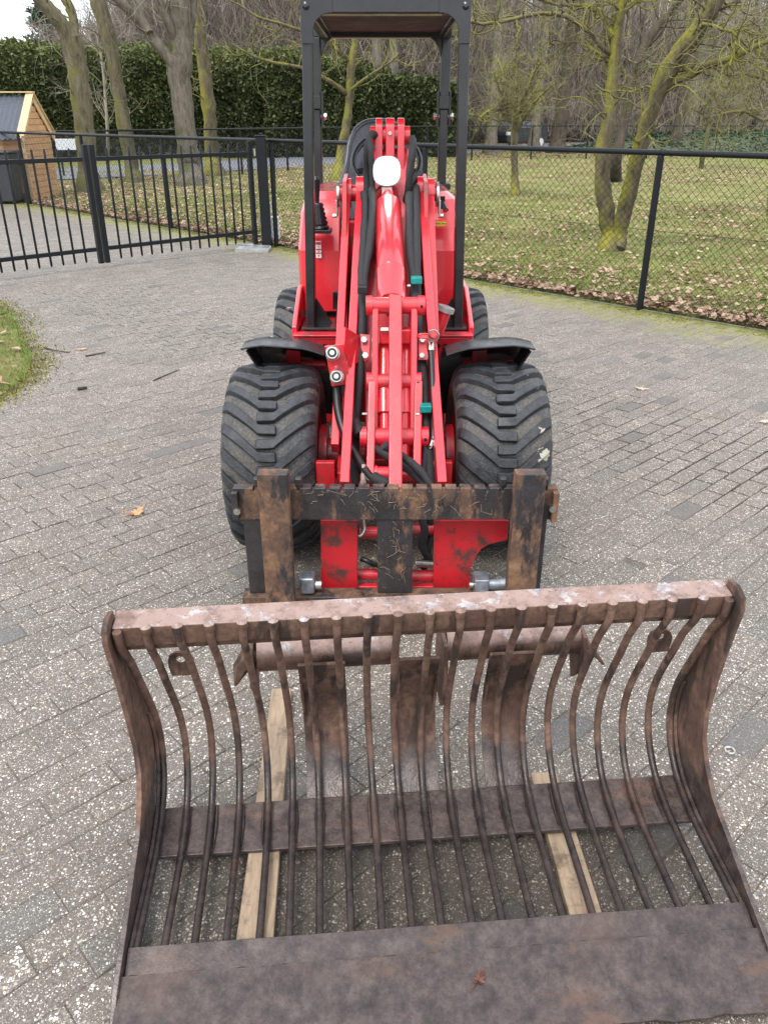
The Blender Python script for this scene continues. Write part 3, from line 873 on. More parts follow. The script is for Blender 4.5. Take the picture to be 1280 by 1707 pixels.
# ------------------------------------------------------------------ gate
G0 = np.array([-1.72, 11.36]); G1 = np.array([-3.27, 9.80]); GDv = (G1-G0)/np.linalg.norm(G1-G0)
def bx_along(p, q, z0, z1, w, mb=None):
    mb = mb or MB()
    p = np.array(p); q = np.array(q); d = (q-p)/np.linalg.norm(q-p); n = np.array([-d[1], d[0]])*w/2
    vs = [(*(p-n),z0),(*(p+n),z0),(*(q+n),z0),(*(q-n),z0),(*(p-n),z1),(*(p+n),z1),(*(q+n),z1),(*(q-n),z1)]
    return mb.add(vs, [(0,3,2,1),(4,5,6,7),(0,1,5,4),(1,2,6,5),(2,3,7,6),(3,0,4,7)])
def gate_leaf(s0, s1, npk, label, first):
    a_ = G0+GDv*s0; b_ = G0+GDv*s1
    t = thing('gate_leaf', (a_[0], a_[1], 0), label, 'gate', 'leaves of the driveway gate')
    for s_ in (s0, s1-0.055):
        obj('stile', bx_along(G0+GDv*s_, G0+GDv*(s_+0.055), 0.06, 1.33, 0.055), M['fence_black'], t, bevel=0.004)
    for z_ in (0.20, 1.16):
        obj('rail', bx_along(G0+GDv*(s0+0.072), G0+GDv*(s1-0.072), z_, z_+0.045, 0.04), M['fence_black'], t, bevel=0.004)
    n_in = npk
    st = (s1-s0-0.14)/(n_in+1)
    for i in range(n_in):
        s_ = s0+0.07+st*(i+1)
        p = G0+GDv*s_
        mb = MB().tube([(*p,0.085),(*p,0.10),(*p,1.285),(*p,1.30)], [0.004,0.013,0.013,0.004], 8)
        obj('picket', mb, M['fence_black'], t)
    return t
gl = gate_leaf(0.0, 2.22, 14, 'right leaf of the black picket gate, hinged at the concrete plate', True)
gate_leaf(2.245, 4.47, 14, 'left leaf of the black picket gate, running out of the photo at left', False)
pp = np.array([-1.60, 11.47])
gpst = thing('gate_post', (pp[0], pp[1], 0), 'thick black square hinge post between the gate and the mesh fence', 'post')
obj('post', MB().box((pp[0]-0.062,pp[1]-0.062,0),(pp[0]+0.062,pp[1]+0.062,1.38)), M['fence_black'], gpst, bevel=0.006)
obj('post_cap', MB().box((pp[0]-0.07,pp[1]-0.07,1.382),(pp[0]+0.07,pp[1]+0.07,1.395)).box((pp[0]-0.02,pp[1]-0.02,1.396),(pp[0]+0.02,pp[1]+0.02,1.42)), M['fence_black'], gpst, bevel=0.004)
for z_ in (0.3, 1.15):
    obj('hinge', MB().cyl((pp[0]-0.08,pp[1]-0.07,z_),(pp[0]-0.08,pp[1]-0.07,z_+0.09),0.016), M['zinc'], gpst)
gpl = thing('gate_foot_box', (-1.72,11.12,0), 'galvanised ground box with a lid at the foot of the hinge post', 'box')
obj('box_body', MB().box((-1.96,10.97,0.0),(-1.52,11.30,0.045)), M['concrete'], gpl, bevel=0.004)
obj('box_lid', MB().box((-1.94,10.99,0.047),(-1.54,11.28,0.056)), M['galv'], gpl, bevel=0.002)
obj('lid_arm', MB().box((-2.1,11.24,0.06),(-1.75,11.28,0.075)), M['galv'], gpl)
WBZ0 = (-1.535, 11.660, 0.080)[2]; WBZ1 = (-1.517, 11.660, 0.379)[2]
wb = thing('gate_control_box', (-1.47,11.72,0.35), 'large white plastic box hanging low behind the hinge post', 'box')
obj('box_body', MB().box((-1.60,11.66,WBZ0),(-1.45,11.76,WBZ1)), M['white_plastic'], wb, bevel=0.02)
obj('cable', MB().tube([(-1.50,11.72,WBZ1),(-1.47,11.70,0.75),(-1.46,11.66,1.1),(-1.5,11.6,1.25)], 0.006, 6), M['rubber_hose'], wb)
wb2 = thing('small_control_box', (-1.50,11.72,0.7), 'small white box above the large one behind the hinge post', 'box')
obj('box_body', MB().box((-1.60,11.66,(-1.564, 11.660, 0.426)[2]),(-1.545,11.72,(-1.555, 11.660, 0.557)[2])), M['white_plastic'], wb2, bevel=0.01)
obj('cable_entry', MB().cyl((-1.57,11.69,(-1.564, 11.660, 0.426)[2]-0.03),(-1.57,11.69,(-1.564, 11.660, 0.426)[2]-0.001),0.012), M['rubber_hose'], wb2)
pst = thing('verge_post', (-3.26,6.66,0), 'short black post at the left edge of the photo on the grass patch', 'post')
obj('post', MB().cyl((-3.26,6.66,0),(-3.26,6.66,0.95),0.035), M['fence_black'], pst)
obj('post_cap', MB().cyl((-3.26,6.66,0.951),(-3.26,6.66,0.97),0.038), M['fence_black'], pst)

n = 15000
P = np.column_stack([lr.uniform(8, 40, n), lr.uniform(41.5, 60, n)])
e_ = np.clip((P[:,1]-41)/8.4, 0, 1)*np.clip((P[:,0]-6.5-np.maximum(0,P[:,1]-43)*0.55)/4.8, 0, 1)
P = P[e_ > 0.05]; e_ = e_[e_ > 0.05]
lm, lf_ = leaf_quads(np.column_stack([P, e_*0.72+0.05]), np.full(len(P), 0.10), lr, 0.9)
tag(fast_mesh('ivy_cover', lm, lf_, M['ivy'], col=np.repeat(lr.random(len(P)), 4)), 'low green ivy cover on the bank at the right beyond the far fence', 'ivy', kind='stuff')
n = 14000
P = np.column_stack([lr.uniform(-2, 40, n), lr.uniform(38, 62, n)])
lm, lf_ = leaf_quads(np.column_stack([P, np.full(len(P), 0.02)]), np.full(len(P), 0.07), lr, 0.5)
tag(fast_mesh('wood_floor_leaves', lm, lf_, M['leaf'], col=np.repeat(lr.random(len(P))*0.5, 4)), 'carpet of brown leaves under the trees beyond the far fence', 'leaves', kind='stuff')

# ------------------------------------------------------------------ hedge
hedge = thing('conifer_hedge', (-8, 40, 0), 'tall dark green conifer hedge behind the road at left', 'hedge')
hr = np.random.default_rng(5)
def hedge_leaves(n, x0, x1, yf, depth, H0):
    x = hr.uniform(x0, x1, n); zt = hr.random(n)**0.8
    yf_ = yf(x)
    h = H0(x)
    z = zt*h
    bulge = 0.40*vnoise(x*1.3, z*1.3, 3)+0.6*vnoise(x*0.35, z*0.4, 6)+0.35*np.abs(np.sin(x*1.9+0.8*np.sin(x)))
    top = hr.random(n) < 0.22
    y = yf_+0.6-bulge+hr.normal(0,0.10,n)
    y = np.where(top, yf_+0.5+hr.random(n)*depth, y)
    z = np.where(top, h+0.15*(vnoise(x*2,y*2,4)-0.4)+hr.normal(0,0.12,n), z)
    return np.column_stack([x, y, z]), bulge
hy = lambda x: 38.6+0.0*x
hh = lambda x: 3.95+0.035*(-x-8)-0.16*np.clip(x+3, 0, 9)+0.25*vnoise(x*0.9, x*0.0, 14)
n = 130000
P, bu = hedge_leaves(n, -26, 3.3, hy, 1.4, hh)
# drooping sprays: each a pair of small triangles pointing outwards and down
dirs = np.column_stack([hr.normal(0,0.55,n), -0.35-0.6*hr.random(n), hr.normal(0.1,0.5,n)]); dirs /= np.linalg.norm(dirs,axis=1)[:,None]
sd = np.cross(dirs, hr.normal(0,1,(n,3))); sd /= np.linalg.norm(sd,axis=1)[:,None]
s_ = (0.035+0.11*hr.random(n)**2)[:,None]
V = np.stack([P-sd*s_*0.45, P+sd*s_*0.45, P+dirs*s_*1.6+sd*s_*0.2, P+dirs*s_*1.2-sd*s_*0.35], 1).reshape(-1,3)
F = (np.array([[0,1,2,3]])[None]+(np.arange(n)*4)[:,None,None]).reshape(-1,4)
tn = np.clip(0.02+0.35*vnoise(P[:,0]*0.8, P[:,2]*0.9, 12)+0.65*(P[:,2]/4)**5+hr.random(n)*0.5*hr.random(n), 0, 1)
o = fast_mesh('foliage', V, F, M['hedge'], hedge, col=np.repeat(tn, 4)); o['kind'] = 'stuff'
core = MB(); gr = []
for i in range(60):
    x = -26+i*0.492
    gr.append((x, float(hh(np.array(x)))-0.3))
core.prism([(-26,0)]+gr+[(3.03,0)], 'y', 39.0, 39.9)
obj('inner_branches', core, plain('hedge_core', (0.018,0.022,0.012), 0.95, var=0.4, scale=3), hedge)

# ------------------------------------------------------------------ trees
class Tree:
    """collects tapered branch segments; depth 0 = trunk and limbs, later = twigs"""
    def __init__(s, seed):
        s.r = np.random.default_rng(seed); s.seg = [[], []]; s.limbs = []
    def chain(s, pts, rad, fine=0):
        if fine == 0: s.limbs.append((pts, rad))
        else:
            for i in range(len(pts)-1): s.seg[1].append((pts[i], pts[i+1], rad[i], rad[i+1]))
    def grow(s, p, d, L, r, lev, gn=0.25, up=0.15, kids=3, fine_at=1, taper=0.35, step=6, spread=0.8):
        p = np.array(p, float); d = np.array(d, float); d /= np.linalg.norm(d)
        pts = [p.copy()]; rad = [r]; n = step
        dd = []
        for i in range(n):
            d = d+s.r.normal(0, gn, 3)+np.array([0,0,up*0.3]); d /= np.linalg.norm(d)
            p = p+d*L/n; pts.append(p.copy()); rad.append(r*(1-(1-taper)*(i+1)/n)); dd.append(d.copy())
        s.chain(pts, rad, 0 if lev < fine_at else 1)
        if lev < s.maxlev:
            for k in range(kids):
                i = int(s.r.integers(max(1, n//3), n+1)); i = min(i, n)
                b = dd[min(i, n-1)]
                q = np.cross(b, s.r.normal(0, 1, 3)); q /= np.linalg.norm(q)+1e-9
                nd = b*(1-0.5*spread)+q*spread
                s.grow(pts[i], nd, L*s.r.uniform(0.45, 0.75), rad[i]*0.62, lev+1, gn*1.1, up, kids, fine_at, taper, max(3, step-1), spread)
    maxlev = 3
    def along(s, pts, rad, n, L, t0=0.3, t1=1.0, lev=1, up=0.3, gn=0.28, kids=3, spread=0.9, rr=None, out=None):
        """side branches sprouting along a given limb"""
        P = np.array(pts, float)
        for k in range(n):
            t = s.r.uniform(t0, t1)*(len(P)-1); i = min(int(t), len(P)-2); f = t-i
            p = P[i]*(1-f)+P[i+1]*f; b = P[i+1]-P[i]; b /= np.linalg.norm(b)
            q = np.cross(b, s.r.normal(0,1,3)); q /= np.linalg.norm(q)+1e-9
            if out is not None: q = q*0.6+np.array(out)*0.6
            r0 = (rad[i]*(1-f)+rad[i+1]*f)*0.45 if rr is None else rr
            s.grow(p, b*(1-spread*0.6)+q*spread+np.array([0,0,up]), L*s.r.uniform(0.6,1.2), r0, lev, gn, up*0.4, kids, fine_at=2)
    def build(s, root, mat, twmat, seg=9, lumps=0.12):
        mb = MB()
        P_, R_ = s.limbs[0]
        P_ = [np.array(P_[0], float)-np.array([0,0,0.3])]+list(P_); s.limbs[0] = (P_, [R_[0]*1.25]+list(R_))
        for j, (pts, rad) in enumerate(s.limbs):
            # resample and roughen
            P = np.array(pts, float); out = []; rr = []
            big = rad[0] > 0.05
            m = 4 if big else 2
            for i in range(len(P)-1):
                for k in range(m):
                    f = k/m
                    a = P[max(i-1,0)]; b = P[i]; c = P[i+1]; d = P[min(i+2,len(P)-1)]
                    q = 0.5*((2*b)+(-a+c)*f+(2*a-5*b+4*c-d)*f*f+(-a+3*b-3*c+d)*f**3)
                    r_ = rad[i]*(1-f)+rad[i+1]*f
                    out.append(q+s.r.normal(0, r_*0.05, 3)); rr.append(r_*(1+s.r.normal(0, lumps*0.5)))
            out.append(P[-1]); rr.append(rad[-1])
            mb.tube(out, rr, seg if rad[0] > 0.03 else 6)
        # uneven bark outline
        v = []
        for k, p in enumerate(mb.v): v.append(p)
        mb.v = v
        obj('trunk', mb, mat, root, autosm=80)
        if s.seg[1]:
            A = s.seg[1]
            V, F = frustums([a[0] for a in A], [a[1] for a in A], [a[2] for a in A], [a[3] for a in A], 3)
            o = fast_mesh('twigs', V, F, twmat, root); o['kind'] = 'stuff'

def base_flare(p, r): return r
def tree(name, base, label, group=None, seed=1):
    return thing(name, base, label, 'tree', group), Tree(seed)

GT = 'old mossy trees on the lawn behind the gate'
# left group, trunks leaning slightly
t, T = tree('old_tree', (-7.045, 20.595, -0.000), 'thick mossy leaning tree forked at top left, just right of the wooden shed', GT, 1)
T.maxlev = 3
pts = [(-6.905, 20.256, 0.000), (-7.024, 20.600, 0.319), (-6.961, 20.600, 1.045), (-6.920, 20.600, 1.797), (-6.895, 20.600, 2.523), (-6.953, 20.600, 3.200)]
T.chain(pts, [0.34,0.245,0.23,0.225,0.235,0.25])
l1 = [(-6.943, 20.600, 3.108), (-7.065, 20.500, 3.420), (-7.230, 20.400, 3.679), (-7.438, 20.300, 3.954), (-7.699, 20.200, 4.497)]
l2 = [(-6.908, 20.600, 3.154), (-6.889, 20.800, 3.515), (-6.978, 20.900, 3.821), (-7.124, 21.000, 4.103), (-7.118, 21.000, 4.721)]
T.chain(l1, [0.20,0.17,0.15,0.14,0.11]); T.chain(l2, [0.13,0.10,0.10,0.09,0.07])
T.along(l1, [0.14]*5, 7, 1.5, 0.1, 1, up=-0.1, rr=0.022)
T.along(l2, [0.09]*5, 6, 1.3, 0.2, 1, up=0.2, rr=0.018)
T.along(pts, [0.2]*6, 5, 0.9, 0.5, 1, up=0.4, rr=0.014)
T.build(t, M['bark_olive'], M['twig_pale'])

t, T = tree('old_tree', (-6.964, 23.990, 0.000), 'slender mossy tree leaning left, second trunk from the shed', GT, 2)
pts = [(-6.867, 23.761, 0.000), (-7.003, 24.200, 0.265), (-7.052, 24.200, 1.098), (-7.077, 24.200, 1.831), (-7.113, 24.200, 2.684), (-7.194, 24.200, 3.507), (-7.314, 24.200, 4.237), (-7.409, 24.200, 5.071)]
T.chain(pts, [0.28,0.205,0.19,0.19,0.19,0.20,0.20,0.16])
T.along(pts, [0.1]*8, 9, 1.2, 0.35, 0.95, up=0.3, rr=0.018)
T.build(t, M['bark_olive'], M['twig_pale'])

t, T = tree('old_tree', (-5.172, 23.098, 0.000), 'stoutest grey barked tree in the left group with a low forking crown', GT, 3)
T.maxlev = 3
pts = [(-5.004, 22.470, 0.000), (-5.226, 23.500, 0.303), (-5.252, 23.500, 1.112), (-5.269, 23.500, 2.104), (-5.269, 23.500, 2.788), (-5.133, 23.500, 3.452), (-5.091, 23.500, 4.097), (-5.051, 23.500, 4.971)]
T.chain(pts, [0.42,0.30,0.275,0.27,0.29,0.30,0.27,0.2])
l1 = [(-5.281, 23.400, 2.756), (-5.580, 23.300, 3.122), (-5.894, 23.200, 3.531), (-6.176, 23.000, 3.894), (-6.504, 22.800, 4.244), (-6.939, 22.600, 4.724)]
T.chain(l1, [0.17,0.14,0.13,0.12,0.11,0.09])
l2 = [(-5.812, 23.100, 3.497), (-5.946, 23.200, 3.813), (-6.092, 23.300, 4.252), (-6.249, 23.400, 4.711)]
T.chain(l2, [0.09,0.08,0.075,0.06])
l3 = [(-5.169, 23.600, 3.062), (-4.948, 23.700, 3.599), (-4.815, 23.800, 4.193), (-4.642, 23.900, 4.903)]
T.chain(l3, [0.16,0.12,0.11,0.09])
l4 = [(-5.278, 23.400, 3.313), (-5.359, 23.200, 3.749), (-5.512, 23.100, 4.117), (-5.636, 23.000, 4.658)]
T.chain(l4, [0.12,0.10,0.09,0.07])
for l in (l1, l2, l3, l4): T.along(l, [0.1]*6, 5, 1.3, 0.2, 1, up=0.1, rr=0.02)
T.build(t, M['bark_grey'], M['twig_pale'])

t, T = tree('old_tree', (-5.273, 26.828, 0.000), 'straight yellow mossy tree, rightmost of the group behind the gate', GT, 4)
pts = [(-5.148, 26.265, 0.000), (-5.349, 27.300, 0.353), (-5.325, 27.300, 1.201), (-5.340, 27.300, 2.185), (-5.354, 27.300, 3.136), (-5.401, 27.300, 3.903), (-5.397, 27.300, 4.795), (-5.373, 27.300, 5.516)]
T.chain(pts, [0.36,0.24,0.215,0.21,0.205,0.20,0.19,0.16])
T.along(pts, [0.12]*8, 10, 1.6, 0.35, 1, up=0.2, rr=0.02)
T.build(t, M['bark_yellow'], M['twig_lichen'])

t, T = tree('birch_sapling', (-8.182, 25.724, 0.000), 'thin pale bare sapling between the two leaning trees', None, 5)
T.maxlev = 3
pts = [(-8.182, 25.724, 0.000), (-7.749, 24.800, 1.085), (-7.655, 24.800, 2.132), (-7.620, 24.800, 2.995), (-7.661, 24.800, 3.554)]
T.chain(pts, [0.055,0.045,0.035,0.028,0.018])
T.along(pts, [0.03]*5, 16, 1.2, 0.25, 1, up=0.5, gn=0.16, rr=0.012, spread=0.7)
T.build(t, M['twig_pale'], M['twig_pale'])

# tree just behind the seat, with long low mossy branches
t, T = tree('mossy_tree', (-1.245, 24.224, 0.000), 'slim yellow mossy tree seen through the loader roll bar, with long low branches', None, 6)
T.maxlev = 3
pts = [(-1.288, 23.761, 0.000), (-1.205, 24.400, 0.608), (-1.056, 24.400, 1.318), (-0.944, 24.400, 1.979), (-0.864, 24.400, 2.833), (-0.725, 24.400, 3.523), (-0.558, 24.400, 4.325), (-0.459, 24.400, 4.972)]
T.chain(pts, [0.21,0.15,0.12,0.11,0.11,0.10,0.085,0.07])
l1 = [(-0.909, 24.400, 2.973), (-1.228, 24.200, 3.181), (-1.557, 24.100, 3.499), (-2.089, 24.000, 3.598), (-2.600, 23.800, 3.739), (-3.174, 23.600, 3.877), (-3.663, 23.500, 4.161)]
l2 = [(-0.973, 24.400, 2.152), (-1.281, 24.200, 2.375), (-1.645, 24.000, 2.564), (-2.186, 23.800, 2.775), (-2.870, 23.700, 2.879), (-3.386, 23.600, 3.035), (-3.886, 23.500, 3.294)]
l3 = [(-1.005, 24.400, 2.195), (-0.640, 24.200, 2.431), (-0.238, 24.100, 2.679), (0.157, 24.000, 2.895), (0.391, 24.000, 3.114)]
l4 = [(-0.791, 24.400, 3.386), (-0.395, 24.500, 3.585), (0.159, 24.600, 3.648), (0.795, 24.800, 3.911), (1.597, 25.000, 4.121)]
for l in (l1, l2): T.chain(l, [0.07,0.055,0.05,0.045,0.038,0.03,0.02]); T.along(l, [0.03]*7, 13, 1.3, 0.15, 1, up=0.05, rr=0.018)
for l in (l3, l4): T.chain(l, [0.05,0.04,0.035,0.025,0.018]); T.along(l, [0.03]*5, 9, 1.1, 0.15, 1, up=0.1, rr=0.016)
T.along(pts, [0.05]*8, 12, 1.6, 0.5, 1, up=0.2, rr=0.02)
T.build(t, M['bark_yellow'], M['twig_lichen'])

# the two straight trunks between the roll bar posts
for i, (x, y, r_, lab) in enumerate(((630,262,0.25,'straight grey trunk seen through the roll bar, left of two'), (652,262,0.22,'straight grey trunk seen through the roll bar, right of two'))):
    t, T = tree('roadside_tree', [(-0.270, 39.368, -0.000), (0.324, 39.368, -0.000)][i], lab, 'straight trunks beyond the road', 20+i)
    b = [(-0.270, 39.368, -0.000), (0.324, 39.368, -0.000)][i]
    pts = [b] + [(b[0]+0.03*k*(1 if i else -0.3), b[1], 1.5*k) for k in range(1, 6)]
    T.chain(pts, [r_*1.3,r_,r_*0.95,r_*0.9,r_*0.85,r_*0.8])
    T.along(pts, [r_]*6, 10, 2.2, 0.45, 1, up=0.2, rr=0.03)
    T.build(t, M['bark_grey'], M['twig_lichen'])

# small pollard on the lawn
t, T = tree('pollard_tree', (2.990, 19.609, 0.000), 'small twiggy pollard tree with a round crown standing on the lawn', None, 7)
T.maxlev = 3
pts = [(2.981, 19.453, 0.000), (2.965, 19.600, 0.331), (2.906, 19.600, 0.950), (2.889, 19.600, 1.373)]
T.chain(pts, [0.115,0.085,0.08,0.085])
top = pts[-1]
ends = [((858,215),(848,190),(836,160),(822,120)), ((858,215),(868,185),(880,160),(905,120)), ((858,218),(840,188),(815,180),(795,200)), ((858,205),(858,170),(860,130),(864,90)), ((860,210),(885,185),(920,165),(950,150)), ((858,200),(850,160),(836,110),(828,80)), ((860,200),(876,150),(898,110),(925,90))]
for i, e in enumerate(ends):
    yy = 19.6+0.5*((i % 3)-1)
    pass
PE = [[(2.889, 19.600, 1.373),(2.722, 19.500, 1.670),(2.530, 19.400, 2.016),(2.310, 19.300, 2.464)], [(2.889, 19.600, 1.373),(3.010, 19.700, 1.729),(3.230, 19.900, 2.027),(3.507, 20.100, 2.442)],
      [(2.892, 19.600, 1.337),(2.629, 19.400, 1.693),(2.288, 19.200, 1.761),(2.008, 19.000, 1.553)], [(2.881, 19.600, 1.493),(2.851, 19.600, 1.904),(2.858, 19.700, 2.368),(2.859, 19.700, 2.708)],
      [(2.922, 19.600, 1.289),(3.104, 19.300, 1.727),(3.304, 19.100, 2.010),(3.525, 18.900, 2.227)], [(2.876, 19.600, 1.552),(2.784, 19.900, 1.968),(2.630, 20.200, 2.505),(2.504, 20.400, 2.806)],
      [(2.903, 19.600, 1.552),(3.026, 19.300, 2.071),(3.156, 19.200, 2.460),(3.292, 19.000, 2.669)]]
for l in PE:
    T.chain(l, [0.042,0.034,0.026,0.018]); T.along(l, [0.03]*4, 34, 0.55, 0.2, 1, up=0.12, gn=0.42, rr=0.011, spread=1.1)
T.build(t, M['bark_yellow'], M['twig_lichen'])

# the double stemmed tree close behind the fence
t, T = tree('double_stem_tree', (3.072, 11.267, 0.000), 'nearest tree on the lawn with two forked mossy stems, right of the loader', None, 8)
T.maxlev = 3
sL = [(2.977, 11.052, 0.000), (3.036, 11.300, 0.158), (2.946, 11.300, 0.500), (2.846, 11.300, 0.868), (2.822, 11.300, 1.261), (2.852, 11.300, 1.640), (2.847, 11.300, 2.041), (2.835, 11.300, 2.364), (2.838, 11.300, 2.678), (2.876, 11.300, 3.043)]
T.chain(sL, [0.15,0.115,0.105,0.10,0.115,0.09,0.08,0.07,0.06,0.05])
sR = [(3.049, 11.052, 0.000), (3.136, 11.250, 0.164), (3.156, 11.150, 0.588), (3.171, 11.000, 1.028), (3.194, 10.900, 1.407), (3.243, 10.800, 1.768), (3.321, 10.700, 2.079), (3.454, 10.600, 2.346), (3.615, 10.500, 2.630), (3.757, 10.400, 2.983)]
T.chain(sR, [0.15,0.105,0.10,0.095,0.09,0.095,0.11,0.10,0.095,0.08])
b1 = [(3.378, 10.700, 1.986), (3.560, 10.600, 2.044), (3.715, 10.500, 2.143), (3.907, 10.400, 2.197), (4.086, 10.300, 2.285), (4.348, 10.200, 2.415)]
b2 = [(2.770, 11.300, 2.300), (2.617, 11.200, 2.389), (2.395, 11.100, 2.549), (2.149, 11.000, 2.661), (1.812, 10.900, 2.687), (1.489, 10.800, 2.618), (1.134, 10.700, 2.562), (0.815, 10.600, 2.611)]
b3 = [(2.790, 11.300, 2.490), (2.692, 11.400, 2.656), (2.528, 11.500, 2.822), (2.142, 11.600, 2.845), (1.780, 11.700, 2.957)]
b4 = [(3.502, 10.600, 2.388), (3.555, 10.400, 2.535), (3.714, 10.200, 2.460), (3.838, 10.100, 2.396), (3.770, 10.000, 2.105)]
b5 = [(2.859, 11.300, 2.739), (3.083, 11.500, 2.884), (3.371, 11.600, 3.020)]
b6 = [(2.823, 11.300, 2.106), (2.699, 11.500, 2.312), (2.447, 11.800, 2.464), (2.181, 12.000, 2.445)]
for l, r0 in ((b1,0.055),(b2,0.035),(b3,0.035),(b4,0.03),(b5,0.04),(b6,0.02)):
    T.chain(l, [r0*(1-0.6*k/(len(l)-1)) for k in range(len(l))])
for l, n, LL in ((b1,24,0.75),(b2,34,0.6),(b3,26,0.6),(b4,16,0.55),(b5,14,0.6),(b6,18,0.5)): T.along(l, [0.02]*len(l), n, LL, 0.15, 1, up=0.0, gn=0.35, rr=0.010, spread=1.0)
T.along(sL, [0.05]*10, 22, 0.9, 0.5, 1, up=0.2, rr=0.012, gn=0.3); T.along(sR, [0.05]*10, 24, 0.9, 0.4, 1, up=0.1, rr=0.014, gn=0.3)
T.build(t, M['bark_yellow'], M['twig_lichen'], 12)

# dark leaning tree behind it
t, T = tree('dark_leaning_tree', (6.364, 23.990, 0.000), 'dark slim tree leaning right behind the double stemmed tree', None, 9)
pts = [(6.364, 23.990, 0.000), (6.104, 23.000, 0.549), (6.168, 23.000, 1.264), (6.261, 23.000, 1.957), (6.333, 23.000, 2.762), (6.614, 23.000, 3.412), (7.107, 23.000, 4.044), (7.515, 23.000, 4.658)]
T.chain(pts, [0.24,0.14,0.13,0.12,0.11,0.10,0.08,0.06])
T.maxlev = 3
T.along(pts, [0.06]*8, 16, 2.0, 0.35, 1, up=0.2, rr=0.028)
T.build(t, M['bark_dark'], M['twig_lichen'])

# staked sapling and the gnarled tree at the right edge
t, T = tree('staked_sapling', (10.923, 30.036, 0.000), 'young tree leaning on a stake near the far fence at right', None, 10)
pts = [(10.923, 30.036, 0.000), (10.858, 29.800, 0.705), (10.882, 29.800, 1.255), (10.856, 29.800, 2.063)]
T.chain(pts, [0.09,0.08,0.07,0.05]); T.maxlev = 3
for l in ([(10.889, 29.800, 1.437),(10.494, 29.500, 1.705),(9.898, 29.000, 1.877)], [(10.881, 29.800, 1.706),(11.293, 30.000, 2.155),(11.508, 30.000, 2.595)], [(10.877, 29.800, 1.617),(11.424, 29.600, 1.706),(11.927, 29.200, 1.844),(12.615, 29.000, 1.877)]):
    T.chain(l, [0.045,0.035,0.03,0.02][:len(l)]); T.along(l, [0.03]*4, 14, 1.5, 0.2, 1, up=0.1, rr=0.018, gn=0.4)
T.along(pts, [0.03]*4, 14, 1.5, 0.6, 1, up=0.3, rr=0.018, gn=0.4)
T.build(t, M['bark_olive'], M['twig_lichen'])
t, T = tree('edge_tree', (6.918, 15.187, 0.000), 'gnarled bare tree at the right edge of the lawn', None, 12)
pts = [(6.857, 14.997, 0.000), (6.921, 15.300, 0.411), (6.859, 15.300, 1.093), (6.819, 15.300, 1.746), (6.701, 15.300, 2.461)]
T.chain(pts, [0.11,0.08,0.08,0.08,0.07]); T.maxlev = 3
for l in ([(6.819, 15.300, 1.655),(6.404, 15.100, 1.563),(6.032, 15.000, 1.699),(5.600, 14.900, 1.653)], [(6.779, 15.300, 2.018),(6.315, 15.200, 2.193),(5.819, 15.000, 2.272)], [(6.701, 15.300, 2.461),(6.283, 15.300, 2.548),(5.933, 15.300, 2.806)]):
    T.chain(l, [0.035,0.03,0.024,0.016][:len(l)]); T.along(l, [0.02]*4, 14, 0.9, 0.2, 1, up=0.1, rr=0.012, gn=0.4)
T.build(t, M['bark_olive'], M['twig_lichen'])

# big roadside trunks right of the loader
RT = 'mossy trunks beside the far road'
def roadside(bx_, by_, r_, lean, lab, seed, mat):
    t, T = tree('roadside_tree', (bx_, by_, 0), lab, RT, seed)
    pts = [(bx_, by_, 0), (bx_+lean*0.3, by_, 0.6)]+[(bx_+lean*k, by_, 1.6*k) for k in range(1, 8)]
    T.chain(pts, [r_*1.7, r_*1.15]+[r_*(1-0.06*k) for k in range(7)])
    T.maxlev = 3
    T.along(pts, [r_]*9, 16, 3.0, 0.5, 1, up=0.25, rr=0.045, gn=0.25)
    T.build(t, mat, M['brush'])
roadside(5.02, 41.5, 0.25, 0.02, 'mossy footed trunk beside the road, left of the parked car', 31, M['bark_grey'])
roadside(7.30, 43.0, 0.24, 0.05, 'trunk beside the road in front of the rear of the parked car', 32, M['bark_grey'])
roadside(8.55, 43.5, 0.33, 0.07, 'thickest trunk beside the road, right of the parked car', 33, M['bark_dark'])
roadside(17.5, 52.0, 0.45, 0.1, 'broad trunk at the far right behind the grassy bank', 34, M['bark_grey'])
roadside(15.2, 46.0, 0.28, 0.05, 'dark trunk rising behind the grassy bank', 35, M['bark_dark'])

# ------------------------------------------------------------------ the wood behind
fr = np.random.default_rng(17)
P0=[];P1=[];R0=[];R1=[]
def stems(n, x0, x1, y0, y1, rmin, rmax, h):
    for _ in range(n):
        y = fr.uniform(y0, y1); x = fr.uniform(x0, x1)*(0.4+0.6*y/y1)
        p = np.array([x, y, -0.1]); d = np.array([fr.normal(0,0.07), fr.normal(0,0.05), 1.0])
        r = fr.uniform(rmin, rmax)**1.0; hh_ = h*fr.uniform(0.5, 1.1)
        q = p
        m = 3
        for k in range(m):
            d2 = d+np.array([fr.normal(0,0.07), fr.normal(0,0.07), 0])
            nq = q+d2/np.linalg.norm(d2)*hh_/m
            P0.append(q); P1.append(nq); R0.append(r*(1-0.25*k)); R1.append(r*(1-0.25*(k+1)))
            q = nq
stems(260, -9, 62, 62, 90, 0.06, 0.22, 15)
stems(1300, 0, 75, 90, 130, 0.08, 0.26, 17)
stems(2600, -3, 52, 62, 95, 0.02, 0.055, 9)
stems(90, -16, -5, 62, 80, 0.05, 0.12, 7.5)
V, F = frustums(P0, P1, R0, R1, 5)
wood = tag(fast_mesh('wood_trunks', V, F, M['bark_dark']), 'dense dark wood of bare trunks filling the background', 'wood', kind='stuff')
P0=[];P1=[];R0=[];R1=[]
